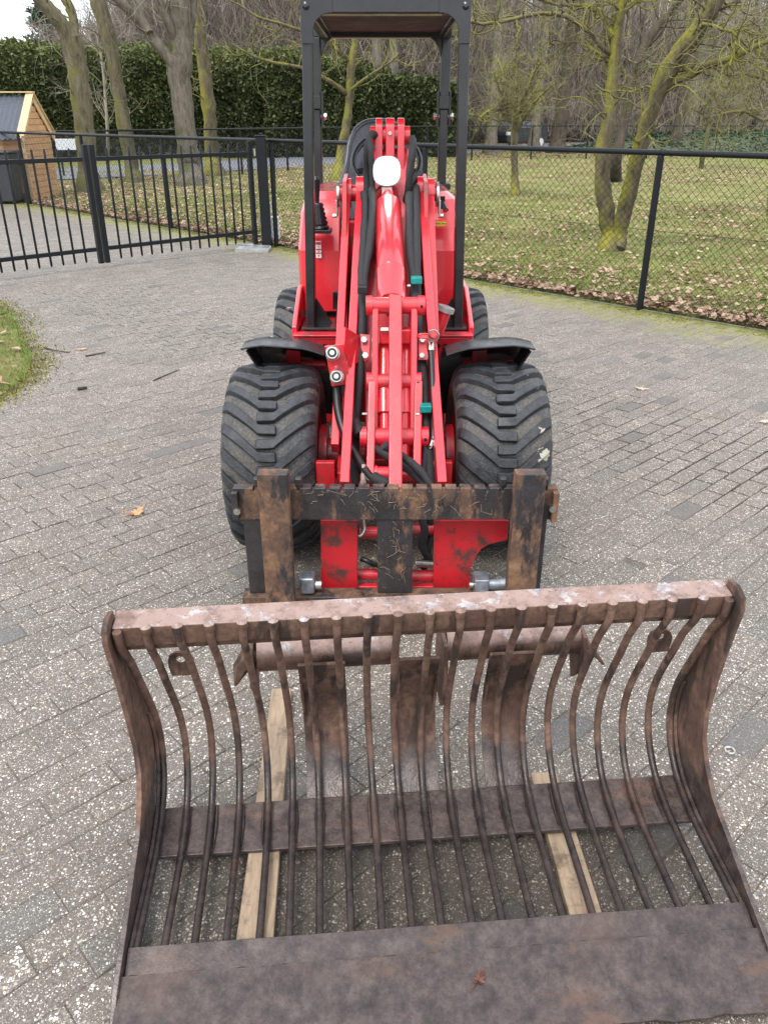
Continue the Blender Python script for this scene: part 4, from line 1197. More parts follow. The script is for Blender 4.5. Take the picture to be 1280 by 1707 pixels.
def twigs(n, x0, x1, y0, y1, z0, z1, L, r, upw=0.9, zf=None):
    x = fr.uniform(x0, x1, n); y = fr.uniform(y0, y1, n); z = z0+(z1-z0)*fr.random(n)
    if zf is not None: z = z*zf(x)
    p = np.column_stack([x, y, z])
    d = np.column_stack([fr.normal(0,0.5,n), fr.normal(0,0.4,n), fr.normal(upw,0.45,n)]); d /= np.linalg.norm(d,axis=1)[:,None]
    l = L*(0.5+fr.random(n))
    q = p+d*l[:,None]
    d2 = d+fr.normal(0,0.35,(n,3)); q2 = q+d2/np.linalg.norm(d2,axis=1)[:,None]*l[:,None]*0.8
    if x0 < -20:
        a_ = x/y; k_ = ~(((a_ < -0.362) & (q[:,2] > 3.7)) | ((a_ < -0.295) & (q[:,2] > 6.0)))
        p = p[k_]; q = q[k_]; q2 = q2[k_]; d = d[k_]; l = l[k_]; n = len(p)
    P0.append(p);P1.append(q);R0.append(np.full(n,r));R1.append(np.full(n,r*0.7))
    P0.append(q);P1.append(q2);R0.append(np.full(n,r*0.7));R1.append(np.full(n,r*0.3))
    for kk in range(2):
        m_ = p+(q-p)*fr.random((n,1)); d3 = d+fr.normal(0,0.7,(n,3)); q3 = m_+d3/np.linalg.norm(d3,axis=1)[:,None]*l[:,None]*0.7
        P0.append(m_);P1.append(q3);R0.append(np.full(n,r*0.55));R1.append(np.full(n,r*0.25))
twigs(15000, -3, 42, 60, 84, 0, 9.5, 1.8, 0.020)
twigs(3000, 0, 38, 58, 66, 0, 2.2, 1.2, 0.015)
twigs(19000, -23, 6, 44, 62, 1.6, 7.4, 1.5, 0.018, zf=lambda x: np.where(x < -19.5, 0.30, np.clip(0.62+0.06*(x+19.5), 0.42, 1.25)))
V, F = frustums(np.concatenate(P0), np.concatenate(P1), np.concatenate(R0), np.concatenate(R1), 3)
tag(fast_mesh('brushwood', V, F, M['brush']), 'grey brown haze of bare twigs above the hedge and between the far trunks', 'wood', kind='stuff')

# pines against the sky at the top left
def pine(x, y, h, label, seed, cr=2.2):
    t = thing('pine_tree', (x, y, 0), label, 'tree', 'pines behind the hedge')
    pr = np.random.default_rng(seed)
    tr = MB().tube([(x,y,0),(x+0.1,y,h*0.5),(x,y,h)], [0.22,0.15,0.03], 8)
    obj('trunk', tr, M['bark_dark'], t)
    Pn = []
    A0=[];A1=[]
    for k in range(34):
        z = h*(0.35+0.65*k/34); R_ = cr*(1.08-(z/h)**2.2)*pr.uniform(0.6,1.1); a_ = pr.random()*2*PI
        e = np.array([x+math.cos(a_)*R_, y+math.sin(a_)*R_, z+R_*pr.uniform(-0.05,0.35)])
        s0 = np.array([x,y,z]); A0.append(s0); A1.append(e)
        m_ = 46
        f = pr.random((m_,1))**0.6
        Pn.append(s0+(e-s0)*(0.25+0.75*f)+pr.normal(0,0.16,(m_,3)))
    V, F = frustums(A0, A1, [0.04]*len(A0), [0.012]*len(A0), 4)
    fast_mesh('branches', V, F, M['bark_dark'], t)
    Pn = np.concatenate(Pn); n = len(Pn)
    d = pr.normal(0,1,(n,3)); d[:,2] = np.abs(d[:,2])*0.6; d /= np.linalg.norm(d,axis=1)[:,None]
    sd = np.cross(d, pr.normal(0,1,(n,3))); sd /= np.linalg.norm(sd,axis=1)[:,None]
    V = np.stack([Pn-sd*0.05, Pn+sd*0.05, Pn+d*0.30+sd*0.05, Pn+d*0.34-sd*0.05], 1).reshape(-1,3)
    F = (np.array([[0,1,2,3]])[None]+(np.arange(n)*4)[:,None,None]).reshape(-1,4)
    o = fast_mesh('needles', V, F, M['pine'], t, col=np.repeat(pr.random(n), 4)); o['kind'] = 'stuff'
pine(-23.8, 52, 6.0, 'small pine against the sky at the left edge', 41, 1.3)
pine(-18.2, 50, 6.9, 'pine with layered boughs beside the gap of sky', 42, 1.9)
pine(-20.9, 56, 4.7, 'low pine filling the bottom of the sky gap', 43, 1.8)
pine(-14.0, 54, 8.2, 'pine top showing between the leaning trees', 44, 2.0)
pine(-11.0, 52, 7.6, 'blue green pine behind the stoutest tree', 45, 2.0)
pine(22.0, 82, 12.0, 'tall pine deep in the wood at the top right', 46, 3.0)

# ------------------------------------------------------------------ shed, bins, board, car
def LP(px, py, Y): return (px, py, Y)
sx0, sx1, sy0, sy1 = -9.6, -7.45, 18.2, 19.7
shed = thing('garden_shed', (-8.4, 18.9, 0), 'small new wooden shed with a grey corrugated roof at the left edge', 'shed')
ez, rz = 1.32, 1.98; ym = (sy0+sy1)/2
for i in range(11):
    z0 = i*0.122; z1 = z0+0.112
    obj('plank', MB().box((sx0,sy0-0.02,z0),(sx1,sy0,z1)), M['wood_new'], shed, bevel=0.004)
for i in range(16):
    z0 = i*0.122; z1 = z0+0.112
    if z0 < ez-0.05: a_, b_ = sy0, sy1
    else:
        f = (z0-ez+0.12)/(rz-ez); a_, b_ = sy0+(ym-sy0)*f, sy1-(sy1-ym)*f
        if b_-a_ < 0.1: continue
    obj('plank', MB().box((sx1+0.002,a_,z0),(sx1+0.024,b_,z1)), M['wood_new'], shed, bevel=0.004)
obj('wall', MB().box((sx0+0.02,sy0+0.002,0),(sx1,sy1,ez)).prism([(sy0+0.05,ez+0.001),(sy1-0.05,ez+0.001),(ym,rz-0.06)],'x',sx0+0.02,sx1), M['wood_new'], shed)
for sgn in (-1, 1):
    yE = sy0-0.16 if sgn < 0 else sy1+0.16
    slope = (rz-ez)/(ym-sy0); zE = ez-0.16*slope+0.02
    nx = 84; gr = []
    for (yy, zz) in ((yE, zE), (ym, rz+0.03)):
        gr.append([(sx0-0.2+(sx1+0.02-sx0+0.2)*k/nx, yy, zz+0.016*math.sin(k/nx*PI*2*21)) for k in range(nx+1)])
    obj('roof_sheet', MB().sheet(gr, 0.006), M['slate_sheet'], shed)
    # barge board and trim
    obj('barge_board', MB().beam((sx1+0.05,yE,zE-0.02),(sx1+0.05,ym,rz+0.02),0.03,0.13,side=(1,0,0)), M['wood_trim'], shed, bevel=0.004)
    obj('roof_trim', MB().beam((sx1+0.03,yE,zE+0.055),(sx1+0.03,ym,rz+0.095),0.16,0.022,side=(1,0,0)), M['wood_trim'], shed, bevel=0.003)
obj('ridge_board', MB().box((sx0-0.2,ym-0.07,rz+0.085),(sx1+0.11,ym+0.07,rz+0.11)), M['wood_trim'], shed, bevel=0.004)
obj('corner_board', MB().box((sx1-0.05,sy0-0.045,0),(sx1+0.045,sy0-0.022,ez-0.08)), M['wood_trim'], shed, bevel=0.004)
def bin_(x, y, label, h=1.0):
    b = thing('wheelie_bin', (x, y, 0), label, 'bin', 'bins in front of the shed')
    mb = MB(); w0, w1 = 0.20, 0.27
    mb.add([(x-w0,y-w0,0.05),(x+w0,y-w0,0.05),(x+w0,y+w0,0.05),(x-w0,y+w0,0.05),(x-w1,y-w1,h),(x+w1,y-w1,h),(x+w1,y+w1,h),(x-w1,y+w1,h)],
           [(0,3,2,1),(4,5,6,7),(0,1,5,4),(1,2,6,5),(2,3,7,6),(3,0,4,7)])
    obj('bin_body', mb, M['grey_bin'], b, bevel=0.02)
    obj('lid', MB().box((x-w1-0.02,y-w1-0.03,h+0.002),(x+w1+0.02,y+w1+0.02,h+0.05)), M['grey_bin'], b, bevel=0.02)
    for s_ in (-1, 1): obj('wheel', MB().cyl((x+s_*0.19-0.02,y+0.24,0.09),(x+s_*0.19+0.02,y+0.24,0.09),0.09,14), M['black_plastic'], b)
bin_(-7.75, 17.75, 'dark grey bin in front of the shed, nearer its corner', 0.95)
bin_(-8.32, 17.75, 'dark grey bin in front of the shed, farther left', 0.95)
board = thing('white_board', (-9.314, 26.000, 0.819), 'white panel on posts behind the fence, right of the shed', 'board')
bp = (-9.300, 26.000, 0.900)
obj('panel', MB().box((bp[0]-0.38,25.98,bp[2]-0.16),(bp[0]+0.38,26.02,bp[2]+0.14)), M['white_plastic'], board, bevel=0.004)
for s_ in (-0.3, 0.3): obj('leg', MB().box((bp[0]+s_-0.025,26.022,0),(bp[0]+s_+0.025,26.06,bp[2]+0.1)), M['fence_black'], board)

# parked car, facing left
car = thing('parked_car', (7.9, 50, 0), 'small black hatchback parked facing left beyond the lawn', 'car')
cx0, cy0 = 6.32, 50.0; kz = 0.97
out_ = [(0.0,0.32),(0.03,0.60),(0.22,0.80),(0.75,0.98),(1.05,1.28),(1.40,1.42),(2.2,1.46),(2.95,1.40),(3.25,1.1),(3.42,0.95),(3.44,0.40),(3.30,0.22),(0.15,0.20)]
cb = MB()
def cp(p, e=0.0): return (cx0+p[0], p[1]*kz+0.10)
lay = []
for yo, ins in ((0.0,0.06),(0.10,0.0),(1.48,0.0),(1.58,0.06)):
    lay.append([(cx0+1.7+(p[0]-1.7)*(1-ins*0.4), cy0+yo+(0.16 if p[1] > 1.1 and yo < 0.2 else -0.16 if p[1] > 1.1 else 0), 0.10+kz*(0.75+(p[1]-0.75)*(1-ins*0.5))) for p in out_])
nn = len(out_); vs = [q for l in lay for q in l]
fs = [tuple(range(nn))]+[tuple(range(4*nn-1, 3*nn-1, -1))]
for l in range(3):
    for i in range(nn): fs.append((l*nn+i, l*nn+(i+1)%nn, (l+1)*nn+(i+1)%nn, (l+1)*nn+i))
cb.add(vs, fs)
body = obj('body', cb, M['car_black'], car, bevel=0.03)
def panel_y(poly, y0, y1, name, mat, par, tilt=True):
    mb = MB(); n = len(poly)
    f = lambda p, yy: (cx0+p[0], yy+(0.16*max(0, (p[1]-0.95)/0.4)), 0.10+kz*p[1])
    vs = [f(p, y0) for p in poly]+[f(p, y1) for p in poly]
    mb.add(vs, [tuple(range(n)), tuple(range(2*n-1, n-1, -1))]+[(i,(i+1)%n,(i+1)%n+n,i+n) for i in range(n)])
    return obj(name, mb, mat, par, bevel=0.005)
panel_y([(0.88,1.0),(1.15,1.26),(1.55,1.36),(1.62,1.0)], -0.012+cy0, cy0+0.02, 'side_window', M['glass'], car)
panel_y([(1.68,1.0),(1.62,1.36),(2.25,1.39),(2.35,1.0)], -0.012+cy0, cy0+0.02, 'side_window', M['glass'], car)
panel_y([(2.42,1.0),(2.32,1.38),(2.85,1.34),(3.05,1.05)], -0.012+cy0, cy0+0.02, 'side_window', M['glass'], car)
ws = MB(); ws.add([(cx0+0.74,cy0+0.3,1.06),(cx0+0.74,cy0+1.3,1.06),(cx0+1.06,cy0+1.25,1.36),(cx0+1.06,cy0+0.35,1.36),(cx0+0.80,cy0+0.3,1.02),(cx0+0.80,cy0+1.3,1.02),(cx0+1.12,cy0+1.25,1.32),(cx0+1.12,cy0+0.35,1.32)],
   [(0,1,2,3),(4,7,6,5),(0,4,5,1),(1,5,6,2),(2,6,7,3),(3,7,4,0)])
obj('windscreen', ws, M['glass'], car)
obj('headlight', MB().box((cx0+0.03,cy0-0.012,0.70),(cx0+0.42,cy0+0.12,0.88)), M['headlamp'], car, bevel=0.03)
obj('door_mirror', MB().box((cx0+0.86,cy0-0.16,1.02),(cx0+0.98,cy0-0.01,1.13)), M['car_black'], car, bevel=0.02)
for wx in (0.62, 2.85):
    w = obj('wheel', MB().cyl((cx0+wx,cy0-0.02,0.32),(cx0+wx,cy0+0.17,0.32),0.29,24), M['tyre'], car, bevel=0.02)
    rm = MB().cyl((cx0+wx,cy0-0.032,0.32),(cx0+wx,cy0-0.021,0.32),0.20,20)
    obj('rim', rm, M['headlamp'], w)

car.rotation_euler = (0, 0, R(38)); car.location = (8.12, 50.6, 0)

# ------------------------------------------------------------------ compact wheel loader
def loft(secs, cap=True):
    """secs: list of outlines with equal point count"""
    n = len(secs[0]); vs = [p for s_ in secs for p in s_]; fs = []
    for i in range(len(secs)-1):
        for k in range(n): fs.append((i*n+k, i*n+(k+1)%n, (i+1)*n+(k+1)%n, (i+1)*n+k))
    if cap: fs += [tuple(reversed(range(n))), tuple(range((len(secs)-1)*n, len(secs)*n))]
    return MB().add(vs, fs)
LO = thing('wheel_loader', (0.0, 3.7, 0.0), 'red compact wheel loader with black roll bar and a lit work lamp, facing the camera', 'loader')

def wheel(cx_, cy_, cz_, out, seed, phase):
    """rim (part) with tyre and tread (sub-parts)"""
    rim = MB().lathe_x([(out*-0.12,0.02),(out*-0.12,0.10),(out*0.02,0.12),(out*0.04,0.165),(out*0.155,0.19),(out*0.16,0.205),(out*0.15,0.205),(out*0.0,0.19),(out*-0.15,0.20),(out*-0.16,0.205)], (cx_,cy_,cz_), 32)
    rim.cyl((cx_-out*0.12,cy_,cz_),(cx_+out*0.06,cy_,cz_),0.07,20)
    w = obj('wheel', rim, M['red_worn'], LO)
    WS = 0.885
    prof = [(-0.158,0.200),(-0.186,0.215),(-0.200,0.255),(-0.199,0.290),(-0.186,0.318),(-0.160,0.336),(-0.11,0.346),(-0.05,0.351),(0,0.352),
            (0.05,0.351),(0.11,0.346),(0.160,0.336),(0.186,0.318),(0.199,0.290),(0.200,0.255),(0.186,0.215),(0.158,0.200)]
    prof = [(a_*WS, b_) for a_, b_ in prof]
    obj('tyre', MB().lathe_x(prof, (cx_,cy_,cz_), 64), M['tyre'], w, autosm=60)
    # bar lugs in a staggered V
    xs = np.array([-0.16,-0.11,-0.05,0,0.05,0.11,0.16,0.186,0.2]); 
    def rt(x):
        x = abs(x)
        return np.interp(x, [0,0.05,0.11,0.160,0.186,0.199], [0.352,0.351,0.346,0.336,0.318,0.290])
    mb = MB(); N = 23; pr = random.Random(seed)
    for s in (-1, 1):
        for k in range(N):
            t0 = phase+2*PI*(k+(0.5 if s > 0 else 0))/N+pr.uniform(-.006,.006)
            st = [0.040,0.015,-0.010,-0.032,-0.050,-0.080,-0.110,-0.140,-0.165,-0.185,-0.197]
            vs = []
            for i, x in enumerate(st):
                x_ = -s*x if s < 0 else x*-1
                xx = x if s < 0 else -x
                a_ = max(0, (-x-0.030))
                up = 0.126*(a_/0.167)**0.95
                th = t0+up/0.36
                hw = (0.0172+0.004*min(1, a_/0.1))/0.36
                top = rt(x)+0.0235*(1 if i not in (0,) else 0.9)*(1 if i < 9 else 0.75 if i == 9 else 0.4)
                bot = rt(x)-0.012
                for r_, t_ in ((bot, th-hw*1.25), (top, th-hw), (top, th+hw), (bot, th+hw*1.25)):
                    vs.append((cx_+xx*WS, cy_-r_*math.cos(t_), cz_+r_*math.sin(t_)))
            n_ = len(st); fs = []
            for i in range(n_-1):
                for j in range(3): fs.append((i*4+j, i*4+j+1, i*4+4+j+1, i*4+4+j))
            fs.append((0,1,2,3)); fs.append(tuple((n_-1)*4+j for j in (3,2,1,0)))
            mb.add(vs, fs)
    obj('tread', mb, M['tread'], w, bevel=0.004, seg=1, autosm=50)
    return w
wheel(-0.424, 3.00, 0.372, -1, 1, 0.10)
wheel(0.446, 3.02, 0.372, 1, 2, 0.02)
wheel(-0.426, 4.57, 0.372, -1, 3, 0.05)
wheel(0.393, 4.57, 0.372, 1, 4, 0.00)

red = M['red']
def bar(name, p0, p1, w, h, mat=None, bevel=0.005, **k):
    return obj(name, MB().beam(p0, p1, w, h, **k), mat or red, LO, bevel=bevel)

# front axle, chassis
fx = MB().cyl((-0.26,3.02,0.375),(0.28,3.02,0.375),0.065,20)
fx.cyl((-0.255,3.02,0.375),(-0.225,3.02,0.375),0.12,24); fx.cyl((0.245,3.02,0.375),(0.275,3.02,0.375),0.12,24)
obj('front_axle', fx, M['red_worn'], LO, bevel=0.004)
ra = MB().cyl((-0.24,4.57,0.375),(0.22,4.57,0.375),0.065,20); obj('rear_axle', ra, M['red_worn'], LO)
ch = MB()
for sx in (-0.175, 0.165):
    ch.prism([(2.72,0.22),(2.72,0.42),(3.35,0.62),(3.52,1.18),(3.60,1.36),(3.80,1.38),(3.92,1.25),(3.98,0.5),(3.9,0.25)], 'x', sx, sx+0.02)
ch.box((-0.154,2.74,0.24),(0.164,2.76,0.40)); ch.box((-0.154,3.70,0.3),(0.164,3.72,0.95))
ch.box((-0.22,2.88,0.28),(0.24,3.16,0.33))
obj('front_frame', ch, M['red_worn'], LO, bevel=0.004)
for s_ in (-1, 1):
    obj('frame_bracket', MB().box((s_*0.215-0.035,2.70,0.30),(s_*0.215+0.035,2.73,0.47)).box((s_*0.215-0.035,2.73,0.30),(s_*0.215+0.035,2.95,0.33)), M['red_worn'], LO, bevel=0.004)

# boom, its tube, lever and links
bm_ = MB()
bm_.beam((0.021, 3.860, 1.443), (0.026, 3.580, 1.082), 0.17, 0.13)
bm_.beam((0.026, 3.580, 1.082), (0.035, 2.860, 0.381), 0.215, 0.14)
obj('boom', bm_, M['red_scratched'], LO, bevel=0.008)
for i, (px, a_, b_) in enumerate(((627, 200, 290), (648.5, 200, 290), (670, 200, 300))):
    pass
for nm, p0, p1, w in (('boom_head_plate', (-0.021, 3.800, 1.554), (-0.018, 3.720, 1.378), 0.030), ('boom_head_plate', (0.026, 3.800, 1.554), (0.026, 3.700, 1.360), 0.038), ('boom_head_plate', (0.072, 3.800, 1.554), (0.077, 3.720, 1.359), 0.030)):
    p0 = Vector(p0); p1 = Vector(p1)
    mb = MB(); r_ = 0.055
    prof = []
    for k in range(9):
        a2 = PI*k/8; prof.append((p0.y-r_*math.cos(a2)*1.0, p0.z-0.01+r_*math.sin(a2)))
    prof += [(p0.y+r_, p1.z), (p0.y-r_-0.0, p1.z)]
    mb.prism(prof, 'x', p0.x-w/2, p0.x+w/2)
    obj(nm, mb, red, LO, bevel=0.004)
pc = Vector((0.026, 3.800, 1.530))
obj('boom_pivot_pin', MB().cyl((pc.x-0.085,pc.y,pc.z),(pc.x+0.085,pc.y,pc.z),0.038,20), M['red_scratched'], LO, bevel=0.004)
obj('pin_bolt', MB().cyl((0.025, 3.745, 1.541), (0.025, 3.730, 1.541), 0.008, 8), M['zinc'], LO)
# the big round tube
p0 = Vector((0.018, 3.570, 1.271)); p1 = Vector((0.030, 3.110, 0.959)); d = p1-p0
obj('tilt_cylinder', MB().tube([p0-d*0.02, p0, p0+d*0.7, p0+d*0.705, p0+d*0.715, p1], [0.047,0.054,0.056,0.058,0.056,0.056], 32), red, LO, autosm=35)
obj('cylinder_neck', MB().cyl((0.015, 3.620, 1.314), (0.018, 3.580, 1.275), 0.026, 16), red, LO, bevel=0.004)
obj('cylinder_bleed_tab', MB().tube([(0.017, 3.478, 1.257), (0.017, 3.452, 1.236), (0.017, 3.435, 1.215)], [0.005,0.010,0.003], 8), M['label_white'], LO)
obj('piston_rod', MB().cyl((0.028, 3.140, 0.985), (0.036, 3.050, 0.940), 0.03, 20), M['zinc'], LO)
# crossing pins
def pin(px0, px1, py, Y, r_, name='pivot_pin', mat=None):
    return (px0, px1, py, Y, r_, name, mat)
for a_, b_, r_, nm in (((-0.063, 3.020, 0.971), (0.148, 3.020, 0.971), 0.031, 'pivot_pin'), ((-0.061, 2.900, 0.715), (0.135, 2.900, 0.715), 0.029, 'pivot_pin'),
                       ((-0.084, 2.780, 0.540), (0.160, 2.780, 0.540), 0.034, 'lower_pivot_pin'), ((-0.044, 2.680, 0.434), (0.131, 2.680, 0.434), 0.028, 'lower_pivot_pin')):
    o = obj(nm, MB().cyl(a_, b_, r_, 24), M['red_scratched'], LO, bevel=0.004)
    a_ = Vector(a_); b_ = Vector(b_); a_.x -= 0.0
    obj('pin_boss', MB().cyl(b_-Vector((0.022,0,0)), b_+Vector((0.004,0,0)), r_+0.005, 24), red, LO, bevel=0.003)
    obj('pin_boss', MB().cyl(a_-Vector((0.004,0,0)), a_+Vector((0.020,0,0)), r_+0.005, 24), red, LO, bevel=0.003)
    obj('grease_hole', MB().cyl(b_+Vector((-0.009,-r_-0.0045,0.004)), b_+Vector((-0.009,-r_-0.0070,0.004)), 0.0055, 10), M['hole'], LO)
# side plates of the lever, centre plate
for a_, b_ in (((-0.031, 3.030, 0.976), (-0.036, 2.800, 0.516)), ((0.112, 3.030, 0.976), (0.108, 2.800, 0.516))):
    bar('lever_side_plate', a_, b_, 0.024, 0.062, red)
for a_, b_ in (((-0.043, 2.900, 0.705), (-0.050, 2.660, 0.405)), ((0.128, 2.900, 0.705), (0.118, 2.660, 0.405))):
    bar('link_plate', a_, b_, 0.030, 0.075, M['red_scratched'])
bar('lever_centre_plate', (0.042, 3.000, 1.002), (0.039, 2.500, 0.449), 0.046, 0.055, M['red_scratched'])
for a_, b_, h_ in (((-0.016, 2.990, 0.866), (0.101, 2.990, 0.866), 0.055), ((-0.016, 2.800, 0.509), (0.103, 2.800, 0.509), 0.06)):
    obj('lever_cross_member', MB().beam(a_, b_, 0.05, h_, side=(0,1,0)), red, LO, bevel=0.006)
obj('cross_member_cap', MB().beam((-0.013, 2.965, 0.895), (0.018, 2.965, 0.895), 0.03, 0.008, side=(0,1,0)), M['label_white'], LO, bevel=0.003)
# inner rods between the plates
obj('inner_cylinder', MB().cyl((0.000, 3.020, 0.822), (0.002, 2.840, 0.608), 0.032, 20).cyl((0.002, 2.840, 0.608), (0.002, 2.740, 0.480), 0.018, 16), red, LO, bevel=0.004)
obj('inner_cylinder', MB().cyl((0.085, 3.020, 0.822), (0.081, 2.840, 0.608), 0.026, 20).cyl((0.081, 2.840, 0.608), (0.077, 2.740, 0.480), 0.016, 16), red, LO, bevel=0.004)

# long parallel bars
def round_bar(name, p0, p1, w, h, rr):
    p0 = Vector(p0); p1 = Vector(p1)
    mb = MB().beam(p0, p1, w, h)
    mb.cyl((p0.x-w/2-0.002,p0.y,p0.z),(p0.x+w/2+0.002,p0.y,p0.z),rr,24)
    return obj(name, mb, red, LO, bevel=0.004)
round_bar('lift_bar', (-0.159, 3.740, 1.305), (-0.182, 2.800, 0.485), 0.032, 0.070, 0.060)
round_bar('lift_bar', (-0.101, 3.720, 1.316), (-0.137, 2.560, 0.436), 0.033, 0.075, 0.058)
round_bar('lift_bar', (0.161, 3.720, 1.316), (0.202, 2.560, 0.436), 0.033, 0.075, 0.058)
round_bar('lift_bar', (0.199, 3.740, 1.305), (0.204, 3.220, 0.807), 0.032, 0.070, 0.060)
pv = Vector((-0.105, 3.750, 1.304)); pw = Vector((0.173, 3.750, 1.304))
obj('main_pivot_pin', MB().cyl(((-0.191, 3.750, 1.304)), ((0.225, 3.750, 1.304)), 0.034, 24), red, LO, bevel=0.004)
for s_, p in ((-1, Vector((-0.194, 3.750, 1.299))), (1, Vector((0.228, 3.750, 1.299)))):
    obj('pivot_washer', MB().cyl(p, p+Vector((s_*0.010,0,0)), 0.052, 28), M['zinc'], LO, bevel=0.002)
    obj('keeper_plate', MB().prism([(p.y-0.05,p.z-0.09),(p.y+0.02,p.z-0.09),(p.y+0.03,p.z-0.02),(p.y-0.05,p.z-0.02)],'x',p.x-0.003+s_*0.013,p.x+0.005+s_*0.013), M['zinc'], LO, bevel=0.002)
    obj('bolt', MB().cyl(p+Vector((s_*0.012,-0.035,-0.085)), p+Vector((s_*0.030,-0.035,-0.085)), 0.009, 6), M['zinc'], LO)

# ---------------- work lamp
lp = Vector((0.012, 3.600, 1.401))
obj('lamp_housing', MB().tube([lp+Vector((0,0.075,0.0)), lp+Vector((0,0.06,0)), lp+Vector((0,0.005,0))], [0.035,0.050,0.055], 24), M['black_plastic'], LO, autosm=35)
def sq_lens(r_, y_):
    out = []
    for k in range(32):
        t_ = 2*PI*k/32; c_, s__ = math.cos(t_), math.sin(t_)
        q_ = (abs(c_)**2.7+abs(s__)**2.7)**(-1/2.7)
        out.append((lp.x+r_*q_*c_, lp.y+y_, lp.z+r_*q_*s__))
    return out
obj('lamp_bezel', loft([sq_lens(0.050,0.03), sq_lens(0.058,0.012), sq_lens(0.058,-0.004)]), M['galv'], LO)
obj('lamp_lens', loft([sq_lens(0.054,-0.0045), sq_lens(0.052,-0.010), sq_lens(0.038,-0.016), sq_lens(0.018,-0.019)]), M['lamp_glass'], LO)
obj('lamp_bracket', MB().box((lp.x-0.022,lp.y,lp.z-0.10),(lp.x+0.022,lp.y+0.03,lp.z-0.062)).box((lp.x-0.022,lp.y+0.0,lp.z-0.112),(lp.x+0.022,lp.y+0.10,lp.z-0.101)), M['zinc'], LO, bevel=0.003)
obj('lamp_cable', MB().tube([lp+Vector((-0.02,0.05,-0.055)), lp+Vector((-0.055,0.03,-0.09)), lp+Vector((-0.05,0.02,-0.12)), lp+Vector((-0.01,0.03,-0.125)), lp+Vector((0.02,0.06,-0.09))], 0.004, 6), M['rubber_hose'], LO)

# ---------------- hoses
def hose(pts, r_, mat=None, name='hydraulic_hose', n=12):
    P = [Vector(p) for p in pts]; out = []
    for i in range(len(P)-1):
        a = P[max(i-1,0)]; b = P[i]; c_ = P[i+1]; d_ = P[min(i+2,len(P)-1)]
        for k in range(6):
            f = k/6
            out.append(0.5*((2*b)+(c_-a)*f+(2*a-5*b+4*c_-d_)*f*f+(3*b-a-3*c_+d_)*f**3))
    out.append(P[-1])
    rr = [r_*0.93*(1+0.06*math.sin(i*1.7+P[0].x*40)+0.06*math.sin(i*0.6+1)) for i in range(len(out))] if mat is None else r_
    return obj(name, MB().tube(out, rr, n), mat or M['hose'], LO, autosm=60)
hose([(-0.083, 3.620, 1.314), (-0.078, 3.560, 1.265), (-0.081, 3.420, 1.152), (-0.089, 3.300, 1.053), (-0.085, 3.200, 0.955), (-0.088, 3.080, 0.842), (-0.094, 2.950, 0.690), (-0.106, 2.860, 0.577), (-0.108, 2.780, 0.464), (-0.101, 2.660, 0.390)], 0.018)
hose([(-0.050, 3.620, 1.328), (-0.047, 3.520, 1.257), (-0.058, 3.380, 1.134), (-0.077, 3.280, 1.033), (-0.078, 3.200, 0.955), (-0.082, 3.100, 0.813)], 0.018)
hose([(-0.072, 3.660, 1.292), (-0.074, 3.680, 1.385), (-0.070, 3.660, 1.479), (-0.060, 3.680, 1.528), (-0.041, 3.740, 1.536), (-0.021, 3.860, 1.496)], 0.0155)
hose([(-0.048, 3.620, 1.295), (-0.050, 3.620, 1.389), (-0.054, 3.620, 1.480), (-0.060, 3.660, 1.520)], 0.013)
hose([(0.119, 3.740, 1.518), (0.119, 3.620, 1.489), (0.109, 3.600, 1.413), (0.101, 3.620, 1.319), (0.093, 3.680, 1.266)], 0.017)
hose([(0.106, 3.600, 1.311), (0.104, 3.500, 1.236), (0.106, 3.360, 1.114), (0.119, 3.260, 1.013), (0.118, 3.160, 0.917), (0.120, 3.040, 0.805), (0.131, 2.920, 0.699), (0.143, 2.840, 0.608), (0.160, 2.780, 0.524), (0.146, 2.720, 0.453), (0.131, 2.640, 0.392)], 0.019)
hose([(0.134, 3.640, 1.336), (0.134, 3.530, 1.256), (0.131, 3.360, 1.114), (0.133, 3.240, 0.994), (0.136, 3.120, 0.879), (0.144, 3.000, 0.769), (0.151, 2.900, 0.682), (0.154, 2.820, 0.592), (0.168, 2.740, 0.480), (0.164, 2.620, 0.401)], 0.018)
hose([(0.093, 3.660, 1.256), (0.093, 3.700, 1.313), (0.129, 3.720, 1.359), (0.158, 3.800, 1.378)], 0.018)
hose([(-0.177, 2.930, 0.696), (-0.173, 2.860, 0.625), (-0.144, 2.780, 0.547), (-0.094, 2.700, 0.485), (-0.049, 2.620, 0.448), (0.010, 2.550, 0.440)], 0.016, M['rubber_hose'])
hose([(-0.152, 2.930, 0.696), (-0.124, 2.860, 0.625), (-0.100, 2.800, 0.564), (-0.040, 2.740, 0.516), (0.033, 2.700, 0.485), (0.108, 2.640, 0.451), (0.159, 2.580, 0.427)], 0.017)
hose([(0.000, 2.600, 0.578), (0.068, 2.620, 0.525), (0.127, 2.600, 0.480), (0.173, 2.560, 0.429)], 0.016)
def make_print():
    t = NT('printed_hose')
    s = t.noise(95, 2)
    u = t.tc.outputs['Object']; 
    nz = t.sep(t.geo.outputs['Normal'])
    face = t.math('GREATER_THAN', t.math('MULTIPLY', nz[1], -1), 0.86)
    ink = t.math('MULTIPLY', face, t.math('GREATER_THAN', s, 0.47))
    return t.out(t.mix(ink, (0.012,0.012,0.013), (0.7,0.7,0.68)), 0.4)
hp = make_print()
hose([(0.174, 2.980, 0.832), (0.177, 2.940, 0.786), (0.180, 2.860, 0.695), (0.182, 2.800, 0.599), (0.179, 2.760, 0.548), (0.168, 2.750, 0.512), (0.158, 2.780, 0.524), (0.154, 2.820, 0.592), (0.148, 2.880, 0.665)], 0.0115, hp, 'printed_hose')
